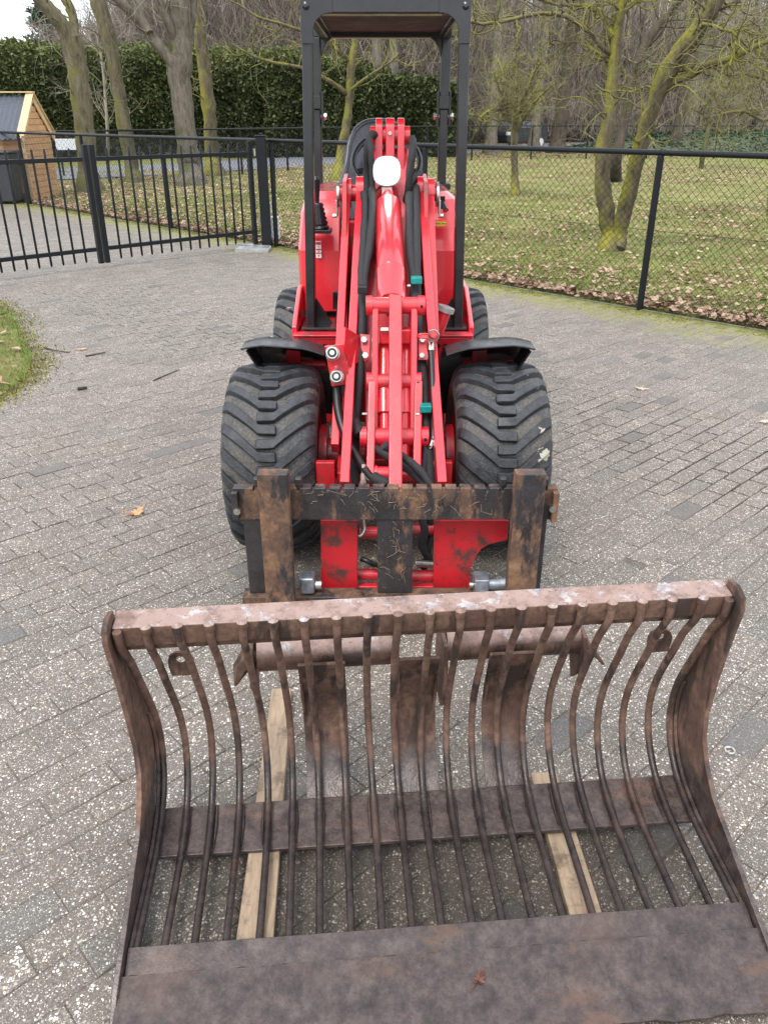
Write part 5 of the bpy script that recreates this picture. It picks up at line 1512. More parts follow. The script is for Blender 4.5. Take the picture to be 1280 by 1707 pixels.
obj('hose_ferrule', MB().cyl((0.174, 3.000, 0.857), (0.175, 2.965, 0.813), 0.014, 12), M['zinc'], LO, bevel=0.002)
for p in (Vector((0.126, 3.200, 1.031)), Vector((0.152, 2.800, 0.645))):
    obj('hose_clamp', MB().box((p.x-0.022,p.y-0.02,p.z-0.013),(p.x+0.022,p.y+0.025,p.z+0.013)), M['teal'], LO, bevel=0.004)
    obj('clamp_bolt', MB().cyl((p.x-0.024,p.y-0.01,p.z-0.02),(p.x-0.036,p.y-0.012,p.z-0.02),0.006,6), M['zinc'], LO)
obj('hose_clamp', MB().beam((-0.102, 3.160, 1.004), (-0.065, 3.160, 1.004), 0.05, 0.03, side=(0,1,0)), M['black_plastic'], LO, bevel=0.004)
for a_, b_ in (((-0.081, 2.840, 0.608), (-0.063, 2.840, 0.608)), ((0.138, 2.860, 0.695), (0.120, 2.860, 0.695))):
    obj('clamp_bolt', MB().cyl(a_, b_, 0.006, 8), M['zinc'], LO)
obj('hose_coupling', MB().tube([(-0.073, 2.660, 0.478), (-0.073, 2.640, 0.451), (-0.073, 2.640, 0.449), (-0.073, 2.620, 0.430), (-0.073, 2.620, 0.427), (-0.073, 2.600, 0.403)], [0.009,0.009,0.014,0.014,0.017,0.017], 8), M['zinc'], LO, autosm=30)
# cable binding where the hoses meet
hose([(-0.038, 2.600, 0.457), (-0.017, 2.585, 0.450), (0.011, 2.570, 0.445), (0.030, 2.560, 0.436)], 0.021, M['hose'], 'hose_binding')
hose([(-0.113, 2.800, 0.599), (-0.102, 2.790, 0.574), (-0.088, 2.770, 0.554)], 0.023, M['hose'], 'hose_binding')

# ---------------- coupler bracket, clip bracket
def quad_plate(name, pts, th, mat, par=LO, bevel=0.003):
    P = [Vector(p) for p in pts]; n = (P[1]-P[0]).cross(P[-1]-P[0]).normalized()
    if n.y > 0: n = -n
    mb = MB(); m = len(P)
    mb.add(P+[p-n*th for p in P], [tuple(range(m)), tuple(range(2*m-1, m-1, -1))]+[(i,(i+1)%m,(i+1)%m+m,i+m) for i in range(m)])
    return obj(name, mb, mat, par, bevel=bevel)
quad_plate('coupler_bracket', [(-0.218, 2.900, 0.848), (-0.149, 2.900, 0.857), (-0.126, 2.900, 0.705), (-0.196, 2.900, 0.694)], 0.008, M['red_scratched'])
quad_plate('coupler_bracket_side', [(-0.145, 2.900, 0.853), (-0.142, 2.960, 0.905), (-0.092, 3.060, 0.847), (-0.083, 3.020, 0.759), (-0.125, 2.920, 0.768)], 0.008, M['red_scratched'])
quad_plate('coupler_bracket_flange', [(-0.092, 3.050, 0.858), (-0.051, 3.050, 0.854), (-0.055, 3.000, 0.769), (-0.085, 3.000, 0.760)], 0.008, M['red_scratched'])
for p in (Vector((-0.076, 3.030, 0.840)), Vector((-0.071, 2.990, 0.790))):
    obj('bolt', MB().cyl(p, p+Vector((0,-0.012,0.004)), 0.012, 6).cyl(p+Vector((0,-0.0125,0.004)), p+Vector((0,-0.014,0.005)), 0.006, 12), M['zinc'], LO, bevel=0.001)
for q in (Vector((-0.188, 2.900, 0.819)), Vector((-0.175, 2.900, 0.731))):
    ax = Vector((0,-0.93,0.36))
    cpl = obj('hydraulic_coupling', MB().tube([q, q+ax*0.012, q+ax*0.013, q+ax*0.040, q+ax*0.044], [0.026,0.026,0.024,0.024,0.021], 24).tube([q-ax*0.04, q], [0.014,0.014], 12), M['zinc'], LO, autosm=30)
    obj('coupling_seal', MB().tube([q+ax*0.0442, q+ax*0.046], [0.017,0.017], 20), M['rubber_hose'], cpl)
    obj('coupling_valve', MB().tube([q+ax*0.0462, q+ax*0.049], [0.010,0.009], 16), M['zinc'], cpl)
quad_plate('clip_bracket', [(0.129, 3.000, 0.873), (0.210, 3.000, 0.870), (0.196, 2.980, 0.832), (0.165, 2.950, 0.783), (0.128, 2.950, 0.783)], 0.008, M['red_scratched'])
for p in (Vector((0.144, 2.985, 0.851)), Vector((0.142, 2.955, 0.800))):
    obj('bolt', MB().cyl(p, p+Vector((0,-0.012,0.003)), 0.010, 6), M['zinc'], LO, bevel=0.001)
q = Vector((0.182, 2.980, 0.862)); ax = Vector((0,-0.93,0.36))
obj('locking_pin', MB().tube([q, q+ax*0.02, q+ax*0.021, q+ax*0.05], [0.020,0.020,0.010,0.009], 20), M['red_scratched'], LO, autosm=30)
ring = [q+Vector((math.cos(a_)*0.022-0.034, -0.03, math.sin(a_)*0.008+0.012)) for a_ in np.linspace(0, 2*PI, 18)]
obj('pin_clip', MB().tube(ring, 0.0035, 6), M['red'], LO)
obj('ring_clip', MB().tube([q+ax*0.04+Vector((math.cos(a_)*0.02, 0, math.sin(a_)*0.02)) for a_ in np.linspace(0, 2*PI, 20)], 0.0035, 6), M['zinc'], LO)

# ---------------- body: side consoles, floor, step beam
# left console: bulging hood side with lever
def console(x0, x1, tag_):
    secs = []
    out = -1 if x0 < 0 else 1
    for z, a_, b_, yf in ((0.76,0.0,0.0,3.89),(1.04,0.0,0.0,3.90),(1.20,0.012,0.0,3.985),(1.255,0.03,0.0,4.03),(1.285,0.07,0.01,4.10)):
        xo = (x0 if out < 0 else x1); xi = (x1 if out < 0 else x0)
        xo = xo-out*a_; xi = xi+out*b_
        yb = 4.62-(0.03 if z > 1.2 else 0)
        r_ = 0.05*out
        secs.append([(xi,yf,z),(xo-r_,yf,z),(xo-r_*0.3,yf+0.015,z),(xo,yf+0.05,z),(xo,yb,z),(xi,yb,z)])
    o = obj('body_side', loft(secs), red, LO, bevel=0.007, seg=3, autosm=14)
    return o
console(-0.405, -0.205, 'l')
console(0.195, 0.375, 'r')
obj('rear_body', loft([[(-0.37,4.64,z),(0.35,4.64,z),(0.35,5.45-dz,z),(-0.37,5.45-dz,z)] for z, dz in ((0.45,0),(1.1,0),(1.22,0.08),(1.25,0.2))]), red, LO, bevel=0.02)
obj('body_top_trim', MB().box((-0.38,4.60,1.252),(0.355,4.66,1.285)), M['black_plastic'], LO, bevel=0.008)
obj('seat_base', MB().box((-0.19,4.2,0.8),(0.18,4.60,1.10)), M['black_plastic'], LO, bevel=0.02)
obj('dash_panel', MB().box((-0.20,4.02,0.78),(0.19,4.06,1.16)), M['red_worn'], LO, bevel=0.01)
# floor with tread plate and front beam with holes
obj('floor_plate', MB().box((-0.385,3.56,0.70),(-0.158,3.93,0.728)), M['red_worn'], LO, bevel=0.005)
obj('floor_plate', MB().box((0.150,3.56,0.70),(0.372,3.93,0.728)), M['red_worn'], LO, bevel=0.005)
fb = obj('front_step_beam', MB().box((-0.385,3.50,0.60),(0.375,3.558,0.735)), M['red_worn'], LO, bevel=0.01)
obj('step_lip', MB().box((-0.40,3.49,0.736),(-0.16,3.56,0.744)), M['red_scratched'], LO, bevel=0.003)
obj('step_lip', MB().box((0.15,3.49,0.736),(0.39,3.56,0.744)), M['red_scratched'], LO, bevel=0.003)
for x_ in (-0.325,-0.295,-0.262,-0.226, 0.205,0.240,0.270,0.305,0.335):
    obj('beam_hole', MB().cyl((x_,3.4995,0.695),(x_,3.4955,0.695),0.010,12), M['hole'], fb)
obj('side_skirt', MB().prism([(3.56,0.58),(4.2,0.58),(4.2,0.88),(3.85,0.88),(3.56,0.765)],'x',-0.41,-0.387), red, LO, bevel=0.006)
obj('side_skirt', MB().prism([(3.56,0.58),(4.2,0.58),(4.2,0.88),(3.85,0.88),(3.56,0.765)],'x',0.377,0.400), red, LO, bevel=0.006)
lower = MB().box((-0.30,3.60,0.30),(0.29,3.66,0.598)); obj('lower_cross_plate', lower, M['red_worn'], LO, bevel=0.006)
# brake pedal, foot plate
obj('pedal', MB().beam((-0.201, 3.600, 0.911), (-0.204, 3.620, 0.830), 0.05, 0.012), M['black_plastic'], LO, bevel=0.003)
obj('pedal_arm', MB().tube([(-0.205, 3.630, 0.828), (-0.213, 3.660, 0.781), (-0.222, 3.700, 0.731)], 0.008, 8), M['zinc'], LO)
# lever with bellows (left)
b0 = Vector((-0.289, 3.860, 1.139))
rr = []; pp_ = []
for i in range(13):
    f = i/12; pp_.append(b0+Vector((-0.012*f, 0.0, 0.115*f))); rr.append((0.042-0.016*f)*(1.0 if i % 2 else 0.82))
obj('lever_bellows', MB().tube(pp_, rr, 20), M['black_plastic'], LO, autosm=70)
obj('bellows_base', MB().box((b0.x-0.05,b0.y-0.045,b0.z-0.012),(b0.x+0.05,b0.y+0.05,b0.z+0.004)), M['black_plastic'], LO, bevel=0.004)
obj('control_lever', MB().tube([pp_[-1], pp_[-1]+Vector((0,0,0.03)), pp_[-1]+Vector((-0.002,-0.004,0.07)), pp_[-1]+Vector((-0.002,-0.006,0.10)), pp_[-1]+Vector((-0.002,-0.006,0.112))], [0.009,0.011,0.017,0.019,0.010], 14), M['black_plastic'], LO)
# right console: lock handle, stickers
hd = Vector((0.270, 3.920, 1.231))
obj('handle_slot', MB().box((hd.x-0.012,hd.y+0.012,hd.z-0.010),(hd.x+0.010,hd.y+0.02,hd.z+0.045)), M['hole'], LO)
obj('small_handle', MB().tube([hd+Vector((0,0.02,0.025)), hd+Vector((0.004,-0.01,0.01)), hd+Vector((0.012,-0.035,-0.012))], [0.007,0.009,0.013], 12), M['black_plastic'], LO)
obj('handle_button', MB().cyl(hd+Vector((0.012,-0.0355,-0.012)), hd+Vector((0.012,-0.038,-0.013)), 0.008, 12), M['label_red'], LO)
def text_obj(name, s, size, loc, rotx, mat, par, align='CENTER', ext=0.0004, rz=0):
    cu = bpy.data.curves.new(name, 'FONT'); cu.body = s; cu.size = size; cu.align_x = align; cu.align_y = 'CENTER'; cu.extrude = ext
    cu.materials.append(mat)
    o = bpy.data.objects.new(name, cu); C.objects.link(o)
    me = bpy.data.meshes.new_from_object(o); bpy.data.objects.remove(o)
    o = bpy.data.objects.new(name, me); C.objects.link(o); o.parent = par
    o.location = Vector(loc)-ORG[par.name]; o.rotation_euler = (rotx, 0, rz); ORG[o.name] = ORG[par.name]
    return o
yl = Vector((0.261, 3.872, 1.164))
st1 = obj('yellow_sticker', MB().box((yl.x-0.022,yl.y,yl.z-0.009),(yl.x+0.022,yl.y+0.0015,yl.z+0.009)), M['label_yellow'], LO)
obj('yellow_sticker_backing', MB().box((yl.x-0.024,yl.y+0.0016,yl.z-0.011),(yl.x+0.024,yl.y+0.06,yl.z+0.011)), red, LO)
text_obj('sticker_lettering', 'MAX: 30km', 0.0095, (yl.x, yl.y-0.0006, yl.z), PI/2, M['hole'], st1)
wl_ = Vector((-0.305, 3.888, 1.048))
st2 = obj('white_sticker', MB().box((wl_.x-0.013,wl_.y,wl_.z-0.038),(wl_.x+0.013,wl_.y+0.0015,wl_.z+0.038)), M['label_white'], LO)
for k_, hgt in ((0.027,0.012),(0.0,0.006),(-0.016,0.005)):
    obj('sticker_band', MB().box((wl_.x-0.012,wl_.y-0.001,wl_.z+k_-hgt/2),(wl_.x+0.012,wl_.y-0.0002,wl_.z+k_+hgt/2)), M['label_red'], st2)
for k_, s_ in ((0.012,'4'),(-0.008,'6'),(-0.028,'8')):
    text_obj('sticker_lettering', s_, 0.012, (wl_.x, wl_.y-0.0006, wl_.z+k_), PI/2, M['hole'], st2)
# filler tube on the right, with cap
obj('filler_tube', MB().cyl((0.225, 3.400, 0.773), (0.256, 3.400, 0.865), 0.027, 24), M['red_scratched'], LO, bevel=0.003)
a_ = Vector((0.256, 3.400, 0.865)); b_ = Vector((0.265, 3.400, 0.892)); dd_ = (b_-a_)
cap = MB().cyl(a_+dd_*0.05, a_+dd_*0.8, 0.035, 28)
obj('filler_cap', cap, M['galv'], LO, bevel=0.003)
cr2 = MB()
u_ = dd_.normalized().cross(Vector((0,1,0))).normalized(); v_ = dd_.normalized().cross(u_)
for k in range(28):
    t_ = 2*PI*k/28; c0 = u_*math.cos(t_)*0.035+v_*math.sin(t_)*0.035
    cr2.beam(a_+dd_*0.1+c0, a_+dd_*0.75+c0, 0.004, 0.004)
obj('cap_ribs', cr2, M['zinc'], LO)

# engine clutter in the dark gap
eng = MB()
er = random.Random(4)
for k in range(16):
    x = er.uniform(-0.12, 0.12); z = er.uniform(0.55, 1.2); y = er.uniform(3.75, 3.95)
    eng.box((x-er.uniform(.01,.03), y, z-er.uniform(.01,.04)), (x+er.uniform(.01,.03), y+0.06, z+er.uniform(.01,.05)))
obj('valve_block', eng, M['black_plastic'], LO, bevel=0.003)
hose([(-0.10,3.74,0.62),(-0.12,3.68,0.85),(-0.10,3.70,1.05),(-0.06,3.78,1.18)], 0.012, M['rubber_hose'])
hose([(0.10,3.74,0.62),(0.13,3.68,0.85),(0.10,3.70,1.05),(0.07,3.78,1.18)], 0.012, M['rubber_hose'])

# ---------------- mudguards
for s_, xa, xb in ((-1, -0.535, -0.225), (1, 0.235, 0.565)):
    grid = []
    cyw = 3.02
    for i in range(15):
        a_ = R(98-93*i/14)   # from over the tyre to behind it
        row = []
        for j in range(9):
            f = j/8; x = xa+(xb-xa)*f
            o_ = (x-(xa+xb)/2)/((xb-xa)/2)
            droop = 0.05*max(0, (abs(o_)-0.45))**1.5+0.012*o_*(-s_)
            rr_ = 0.475-droop
            row.append((x, cyw+rr_*math.cos(a_)*0.95, 0.36+rr_*math.sin(a_)))
        grid.append(row)
    mg = obj('mudguard', MB().sheet(grid, 0.005), M['black_plastic'], LO, autosm=50)
    # rolled front lip
    lip = [(p[0], p[1]-0.004, p[2]) for p in grid[0]]
    obj('mudguard_lip', MB().tube(lip, 0.0035, 8), M['black_plastic'], mg)
    flap = MB(); xe = xa if s_ < 0 else xb
    flap.sheet([[(xe-s_*0.012-s_*(0.446-rr2)*0.55, cyw+rr2*math.cos(R(a2))*0.95, 0.36+rr2*math.sin(R(a2))) for a2 in (94,80,65,50,35,20,5)] for rr2 in (0.448,0.41,0.37)], 0.006)
    obj('mudguard_side', flap, M['black_plastic'], mg)
    obj('mudguard_bracket', MB().cyl((xa+0.10,3.32,0.66),(xb-0.02,3.32,0.66),0.022,16).box((((xa+xb)/2)-0.03,3.30,0.66),(((xa+xb)/2)+0.03,3.34,0.76)), M['red_worn'], LO, bevel=0.003)

# ---------------- roll bar
bp_ = M['black_paint']
zt = 2.015
yF, yR = 3.62, 4.66
FLx = (-0.345, 0.332); 
for xq, x_, xr, xr2, s_ in (((-0.328, 3.620, 0.763)[0], (-0.296, 3.620, 1.965)[0], (-0.350, 4.660, 1.358)[0], (-0.342, 4.660, 1.835)[0], -1), ((0.331, 3.620, 0.763)[0], (0.310, 3.620, 1.965)[0], (0.309, 4.660, 1.358)[0], (0.315, 4.660, 1.835)[0], 1)):
    xb_ = x_
    obj('front_post', MB().beam((xq,yF,0.75),(x_,yF,zt-0.062),0.039,0.085), bp_, LO, bevel=0.006, seg=3)
    obj('foot_gusset', MB().prism([(3.60,0.746),(3.80,0.746),(3.67,0.98),(3.665,1.02)] if False else [(xq-s_*0.012,0.746),(xq-s_*0.105,0.746),(xq-s_*0.090,0.760),(xq-s_*0.035,0.85),(xq-s_*0.012,0.89)], 'y', 3.66, 3.672), bp_, LO, bevel=0.002)
    obj('foot_plate', MB().box((min(xq-s_*0.12,xq+s_*0.04),3.57,0.746),(max(xq-s_*0.12,xq+s_*0.04),3.72,0.757)), bp_, LO, bevel=0.002)
    # corner with a curved inner edge and a bolt
    co = [(x_+s_*0.022, zt-0.16),(x_+s_*0.022, zt+0.0),(x_-s_*0.10, zt+0.0),(x_-s_*0.10, zt-0.058)]
    for k in range(7):
        a2 = PI/2*k/6
        co.append((x_-s_*0.085+s_*0.062*math.sin(a2), zt-0.058-0.062*(1-math.cos(a2))-0.001*k))
    co += [(x_-s_*0.023, zt-0.16)]
    obj('corner_plate', MB().prism(co, 'y', yF-0.050, yF-0.0435), bp_, LO, bevel=0.002)
    obj('bolt', MB().tube([(x_,yF-0.051,zt-0.035),(x_,yF-0.056,zt-0.035),(x_,yF-0.060,zt-0.035)], [0.014,0.013,0.006], 20), bp_, LO)
    obj('side_rail', MB().box((x_-0.021,yF+0.044,zt-0.062),(x_+0.021,yR-0.04,zt-0.004)), bp_, LO, bevel=0.006)
    # rear post: upper part, hinge fork, narrower lower part
    obj('rear_post', MB().beam((xr,yR,1.64),(xr2,yR,zt-0.055),0.048,0.08), bp_, LO, bevel=0.005)
    obj('rear_post_lower', MB().beam((xr,yR,1.0),(xr,yR,1.638),0.044,0.07), bp_, LO, bevel=0.005)
    obj('hinge_fork', MB().box((xr-0.034,yR-0.045,1.56),(xr-0.027,yR+0.045,1.72)).box((xr+0.027,yR-0.045,1.56),(xr+0.034,yR+0.045,1.72)).box((xr-0.026,yR-0.047,1.64),(xr+0.026,yR-0.042,1.70)), bp_, LO, bevel=0.003)
    obj('hinge_bolt', MB().cyl((xr-0.045,yR-0.012,1.605),(xr+0.045,yR-0.012,1.605),0.009,12).cyl((xr-0.052,yR-0.012,1.605),(xr-0.040,yR-0.012,1.605),0.018,6).cyl((xr+0.040,yR-0.012,1.605),(xr+0.052,yR-0.012,1.605),0.018,6), M['zinc'], LO, bevel=0.001)
    obj('rear_corner', MB().prism([(xr2-s_*0.026,zt-0.056),(xr2-s_*0.085,zt-0.056),(xr2-s_*0.06,zt-0.075),(xr2-s_*0.04,zt-0.10),(xr2-s_*0.026,zt-0.14)],'y',yR-0.03,yR+0.03), bp_, LO, bevel=0.003)
XL_ = (-0.319, 3.620, 1.965)[0]; XR_ = (0.333, 3.620, 1.965)[0]
obj('front_beam', MB().box((XL_,yF-0.043,zt-0.060),(XR_,yF+0.043,zt)), bp_, LO, bevel=0.007, seg=3)
obj('roof_panel', MB().box((XL_+0.05,yF+0.046,zt-0.034),(XR_-0.05,yR-0.042,zt-0.026)), plain('roof_underside', (0.013,0.007,0.007), 0.7), LO, bevel=0.002)
obj('rear_beam', MB().box(((-0.375, 4.660, 1.993)[0],yR-0.038,zt-0.058),((0.351, 4.660, 1.993)[0],yR+0.038,zt-0.002)), bp_, LO, bevel=0.007, seg=3)

# ---------------- seat, steering wheel
def seat_half(v):
    return np.interp(v, np.linspace(0,1,11), [0.170,0.190,0.196,0.192,0.182,0.168,0.160,0.154,0.150,0.140,0.122])
sc = -0.029
grid = []
for i in range(26):
    v = i/25; z = 1.13+0.455*v; hw = float(seat_half(v))
    row = []
    for j in range(23):
        u = j/22*2-1
        y = 4.44+0.10*v-0.085*abs(u)**2.4*(1-0.5*v)+0.02*math.cos(u*PI*1.0)*math.sin(v*PI)-0.012*math.exp(-((abs(u)-0.62)/0.12)**2)*(1-v)
        zz = z-0.05*max(0, v-0.5)*2*abs(u)**3
        row.append((sc+hw*u, y, zz))
    grid.append(row)
seat = obj('seat_back', MB().sheet(grid, 0.022), M['seat'], LO, autosm=80)
rim_pts = [grid[i][0] for i in range(26)]+[grid[25][j] for j in range(1,23)]+[grid[i][22] for i in range(24,-1,-1)]
obj('seat_piping', MB().tube([Vector(p)+Vector((0,0.006,0)) for p in rim_pts], 0.013, 10), M['seat'], seat, autosm=80)
grid = []
for i in range(12):
    v = i/11; row = []
    for j in range(15):
        u = j/14*2-1
        row.append((sc+0.19*u, 4.20+0.28*v, 1.10+0.04*abs(u)**2.5+0.02*v-0.03*(1-v)**3))
    grid.append(row)
obj('seat_cushion', MB().sheet(grid, 0.04), M['black_plastic'], LO, autosm=60)
wc = Vector((0.012, 4.12, 1.41)); 
tl = R(48); e1 = Vector((1,0,0)); e2 = Vector((0, math.cos(tl), math.sin(tl)))
ringp = [wc+e1*math.cos(a_)*0.158+e2*math.sin(a_)*0.158 for a_ in np.linspace(0, 2*PI, 41)]
stw = obj('steering_wheel', MB().tube(ringp, 0.0135, 12), M['black_plastic'], LO)
nrm_ = e1.cross(e2)
for a_ in (R(200), R(340), R(90)):
    obj('spoke', MB().beam(wc-nrm_*0.03, wc+(e1*math.cos(a_)+e2*math.sin(a_))*0.152, 0.03, 0.008, side=nrm_.cross(e1*math.cos(a_)+e2*math.sin(a_))), M['black_plastic'], stw, bevel=0.002)
obj('steering_hub', MB().cyl(wc-nrm_*0.05, wc-nrm_*0.01, 0.04, 20), M['black_plastic'], stw, bevel=0.004)
obj('steering_column', MB().tube([wc-nrm_*0.05, Vector((0.01,4.06,1.30)), Vector((0.0,4.05,1.18))], [0.035,0.08,0.10], 20), plain('grey_column', (0.20,0.21,0.22), 0.4), LO)
obj('column_shroud', MB().prism([(-0.155,1.262),(-0.11,1.345),(-0.05,1.375),(0.07,1.375),(0.13,1.345),(0.175,1.262)], 'y', 4.00, 4.04), plain('shroud_grey', (0.26,0.27,0.29), 0.35), LO, bevel=0.012)

# ---------------- hitch plates and fork carriage
quad_plate('hitch_plate', [(-0.221, 2.500, 0.334), (-0.092, 2.500, 0.334), (-0.097, 2.500, 0.033), (-0.231, 2.500, 0.033)], 0.015, M['red_hitch'])
quad_plate('hitch_plate', [(0.174, 2.500, 0.334), (0.435, 2.500, 0.334), (0.436, 2.500, 0.257), (0.373, 2.500, 0.238), (0.346, 2.500, 0.219), (0.327, 2.500, 0.184), (0.312, 2.500, 0.135), (0.312, 2.500, 0.033), (0.180, 2.500, 0.033)], 0.015, M['red_hitch'])
for a_, b_, r_ in (((-0.116, 2.560, 0.081), (-0.018, 2.560, 0.081), 0.020), ((0.098, 2.560, 0.074), (0.187, 2.560, 0.074), 0.022), ((-0.088, 2.600, 0.234), (-0.018, 2.600, 0.234), 0.022), ((0.105, 2.600, 0.249), (0.184, 2.600, 0.249), 0.022)):
    obj('hitch_pin', MB().cyl(a_, b_, r_, 18), M['red_scratched'], LO, bevel=0.003)
for a_, b_ in (((-0.095, 2.530, 0.035), (-0.022, 2.530, 0.035)), ((0.102, 2.530, 0.035), (0.184, 2.530, 0.035))):
    obj('hitch_foot', MB().beam(a_, b_, 0.03, 0.04, side=(0,1,0)), M['red_scratched'], LO, bevel=0.005)
sp = []
for k in range(120):
    f = k/119; base = Vector((0.114, 2.530, 0.145)).lerp(Vector((0.179, 2.530, 0.140)), f); t_ = f*2*PI*12
    sp.append(base+Vector((0, math.cos(t_)*0.012, math.sin(t_)*0.012)))
obj('return_spring', MB().tube(sp, 0.0022, 5), M['zinc'], LO)
hose([(0.137, 2.600, 0.298), (0.148, 2.580, 0.252), (0.140, 2.570, 0.195), (0.160, 2.580, 0.139), (0.148, 2.600, 0.089)], 0.016)
hose([(0.166, 2.600, 0.298), (0.176, 2.600, 0.229), (0.161, 2.580, 0.177), (0.173, 2.600, 0.115)], 0.014)
hose([(-0.083, 2.540, 0.157), (-0.061, 2.530, 0.155), (-0.039, 2.530, 0.140), (-0.013, 2.550, 0.121)], 0.010, M['rubber_hose'])
obj('hose_coupling', MB().tube([(-0.075, 2.560, 0.318), (-0.075, 2.550, 0.279), (-0.075, 2.550, 0.277), (-0.078, 2.545, 0.263)], [0.012,0.012,0.008,0.008], 8), M['zinc'], LO, autosm=30)
hose([(-0.073, 2.540, 0.318), (-0.068, 2.530, 0.285), (-0.079, 2.520, 0.266), (-0.090, 2.520, 0.261)], 0.005, M['zinc'], 'steel_pipe')

fcb = MB()
y0, y1 = 2.425, 2.465
zt0, zt1 = 0.375, 0.492
x0, x1 = Vector((-0.504, 2.425, 0.435)).x, Vector((0.579, 2.425, 0.435)).x
prof = [(x0,zt0),(x1,zt0),(x1,zt1)]
x = x1-0.04; sp_ = 0.0485
while x > x0+0.03:
    prof += [(x+0.006,zt1),(x+0.005,zt1-0.012),(x-0.005,zt1-0.012),(x-0.006,zt1)]
    x -= sp_
prof += [(x0,zt1)]
fcb.prism(prof, 'y', y0, y1)
carr = obj('fork_carriage', fcb, M['worn_black'], LO, bevel=0.0025)
xl, xr_ = Vector((-0.353, 2.360, 0.333)).x, Vector((0.472, 2.360, 0.333)).x
for xm in (xl, xr_):
    obj('fork_shank', MB().box((xm-0.052,2.335,0.045),(xm+0.046,2.385,0.582)), M['rusty_black'], carr, bevel=0.004)
    obj('fork_hook', MB().box((xm-0.040,2.386,0.50),(xm+0.036,2.480,0.530)).box((xm-0.040,2.467,0.42),(xm+0.036,2.480,0.499)), M['worn_black'], carr, bevel=0.003)
    obj('fork_heel', MB().box((xm-0.052,2.30,0.012),(xm+0.046,2.384,0.044)), M['rusty_black'], carr, bevel=0.004)
obj('side_plate', MB().box((Vector((-0.478, 2.450, 0.213)).x,2.43,0.08),(Vector((-0.388, 2.450, 0.213)).x,2.455,0.374)), M['mostly_black'], carr, bevel=0.003)
obj('side_plate', MB().box((Vector((0.510, 2.450, 0.213)).x,2.43,0.08),(Vector((0.554, 2.450, 0.213)).x,2.455,0.374)), M['mostly_black'], carr, bevel=0.003)
obj('centre_plate', MB().box((Vector((-0.023, 2.450, 0.213)).x,2.43,0.08),(Vector((0.099, 2.450, 0.213)).x,2.455,0.374)), M['mostly_black'], carr, bevel=0.003)
obj('lower_bar', MB().box((Vector((-0.502, 2.420, 0.058)).x,2.405,0.040),(Vector((0.556, 2.420, 0.058)).x,2.470,0.079)), M['rusty_black'], carr, bevel=0.004)
obj('end_plate', MB().box((x0-0.002,2.40,0.385),(x0+0.018,2.424,0.485)), M['mostly_black'], carr, bevel=0.002)
obj('end_plate', MB().box((x1-0.018,2.40,0.375),(x1+0.002,2.424,0.485)), M['rusty_black'], carr, bevel=0.002)
for p in (Vector((-0.491, 2.410, 0.418)), Vector((0.563, 2.410, 0.427))):
    obj('bolt', MB().tube([p+Vector((0,0.01,0)), p, p+Vector((0,-0.012,0))], [0.013,0.013,0.012], 18).tube([p+Vector((0,-0.0122,0)), p+Vector((0,-0.0135,0))], [0.006,0.006], 6), M['zinc'], carr)
# lock pins with blue grey ends
def lock(pxa, pxb, pxc, py, lab):
    pass
obj('lock_bush', MB().box(*[tuple(map(float, v)) for v in ((Vector((-0.297, 2.440, 0.065)).x,2.41,0.085),(Vector((-0.245, 2.440, 0.065)).x,2.47,0.150))]), M['steel'], carr, bevel=0.008)
obj('lock_pin', MB().cyl((-0.243, 2.440, 0.108), (-0.222, 2.440, 0.108), 0.018, 16), M['zinc'], carr)
obj('lock_bush', MB().box(*[tuple(map(float, v)) for v in ((Vector((0.318, 2.440, 0.065)).x,2.40,0.085),(Vector((0.368, 2.440, 0.065)).x,2.47,0.150))]), M['steel'], carr, bevel=0.004)
obj('lock_pin', MB().cyl((0.365, 2.440, 0.111), (0.431, 2.440, 0.111), 0.021, 20), M['steel'], carr, bevel=0.003)
obj('lock_pin', MB().cyl((0.303, 2.440, 0.108), (0.316, 2.440, 0.108), 0.012, 12), M['zinc'], carr)
for xm, dx in ((xl,-0.07),(xl,0.068),(xr_,-0.075),(xr_,0.065)):
    obj('fork_stop', MB().box((xm+dx-0.012,2.43,0.4935),(xm+dx+0.012,2.46,0.525)), M['mostly_black'], carr, bevel=0.006)

# dry grass and soil caught on the carriage
P0=[];P1=[];sr = np.random.default_rng(23)
zones = [(Vector((-0.081, 2.420, 0.415)).x, Vector((0.182, 2.420, 0.415)).x, 0.38, 0.485, 2.4235), (Vector((-0.017, 2.430, 0.224)).x, Vector((0.092, 2.430, 0.224)).x, 0.10, 0.37, 2.4285), (Vector((-0.283, 2.420, 0.415)).x, Vector((0.444, 2.420, 0.415)).x, 0.38, 0.48, 2.4235)]
for (a_, b_, c_, d_, y_), n_ in zip(zones, (26, 26, 22)):
    for k in range(n_):
        x = sr.uniform(a_, b_); z = sr.uniform(c_, d_); t_ = sr.random()*PI; L_ = sr.uniform(0.006, 0.04)*sr.random()+0.004
        p = np.array([x, y_, z]); q = p+np.array([math.cos(t_)*L_, -sr.random()*0.004, math.sin(t_)*L_]); q2 = q+np.array([math.cos(t_+sr.normal(0,0.9))*L_*0.7, -sr.random()*0.003, math.sin(t_+sr.normal(0,0.9))*L_*0.7])
        P0 += [p, q]; P1 += [q, q2]
V, F = frustums(P0, P1, [0.0008]*len(P0), [0.0006]*len(P0), 3)
o = fast_mesh('dry_grass_bits', V, F, plain('dry_straw', (0.32,0.23,0.15), 0.9), carr); o['kind'] = 'stuff'

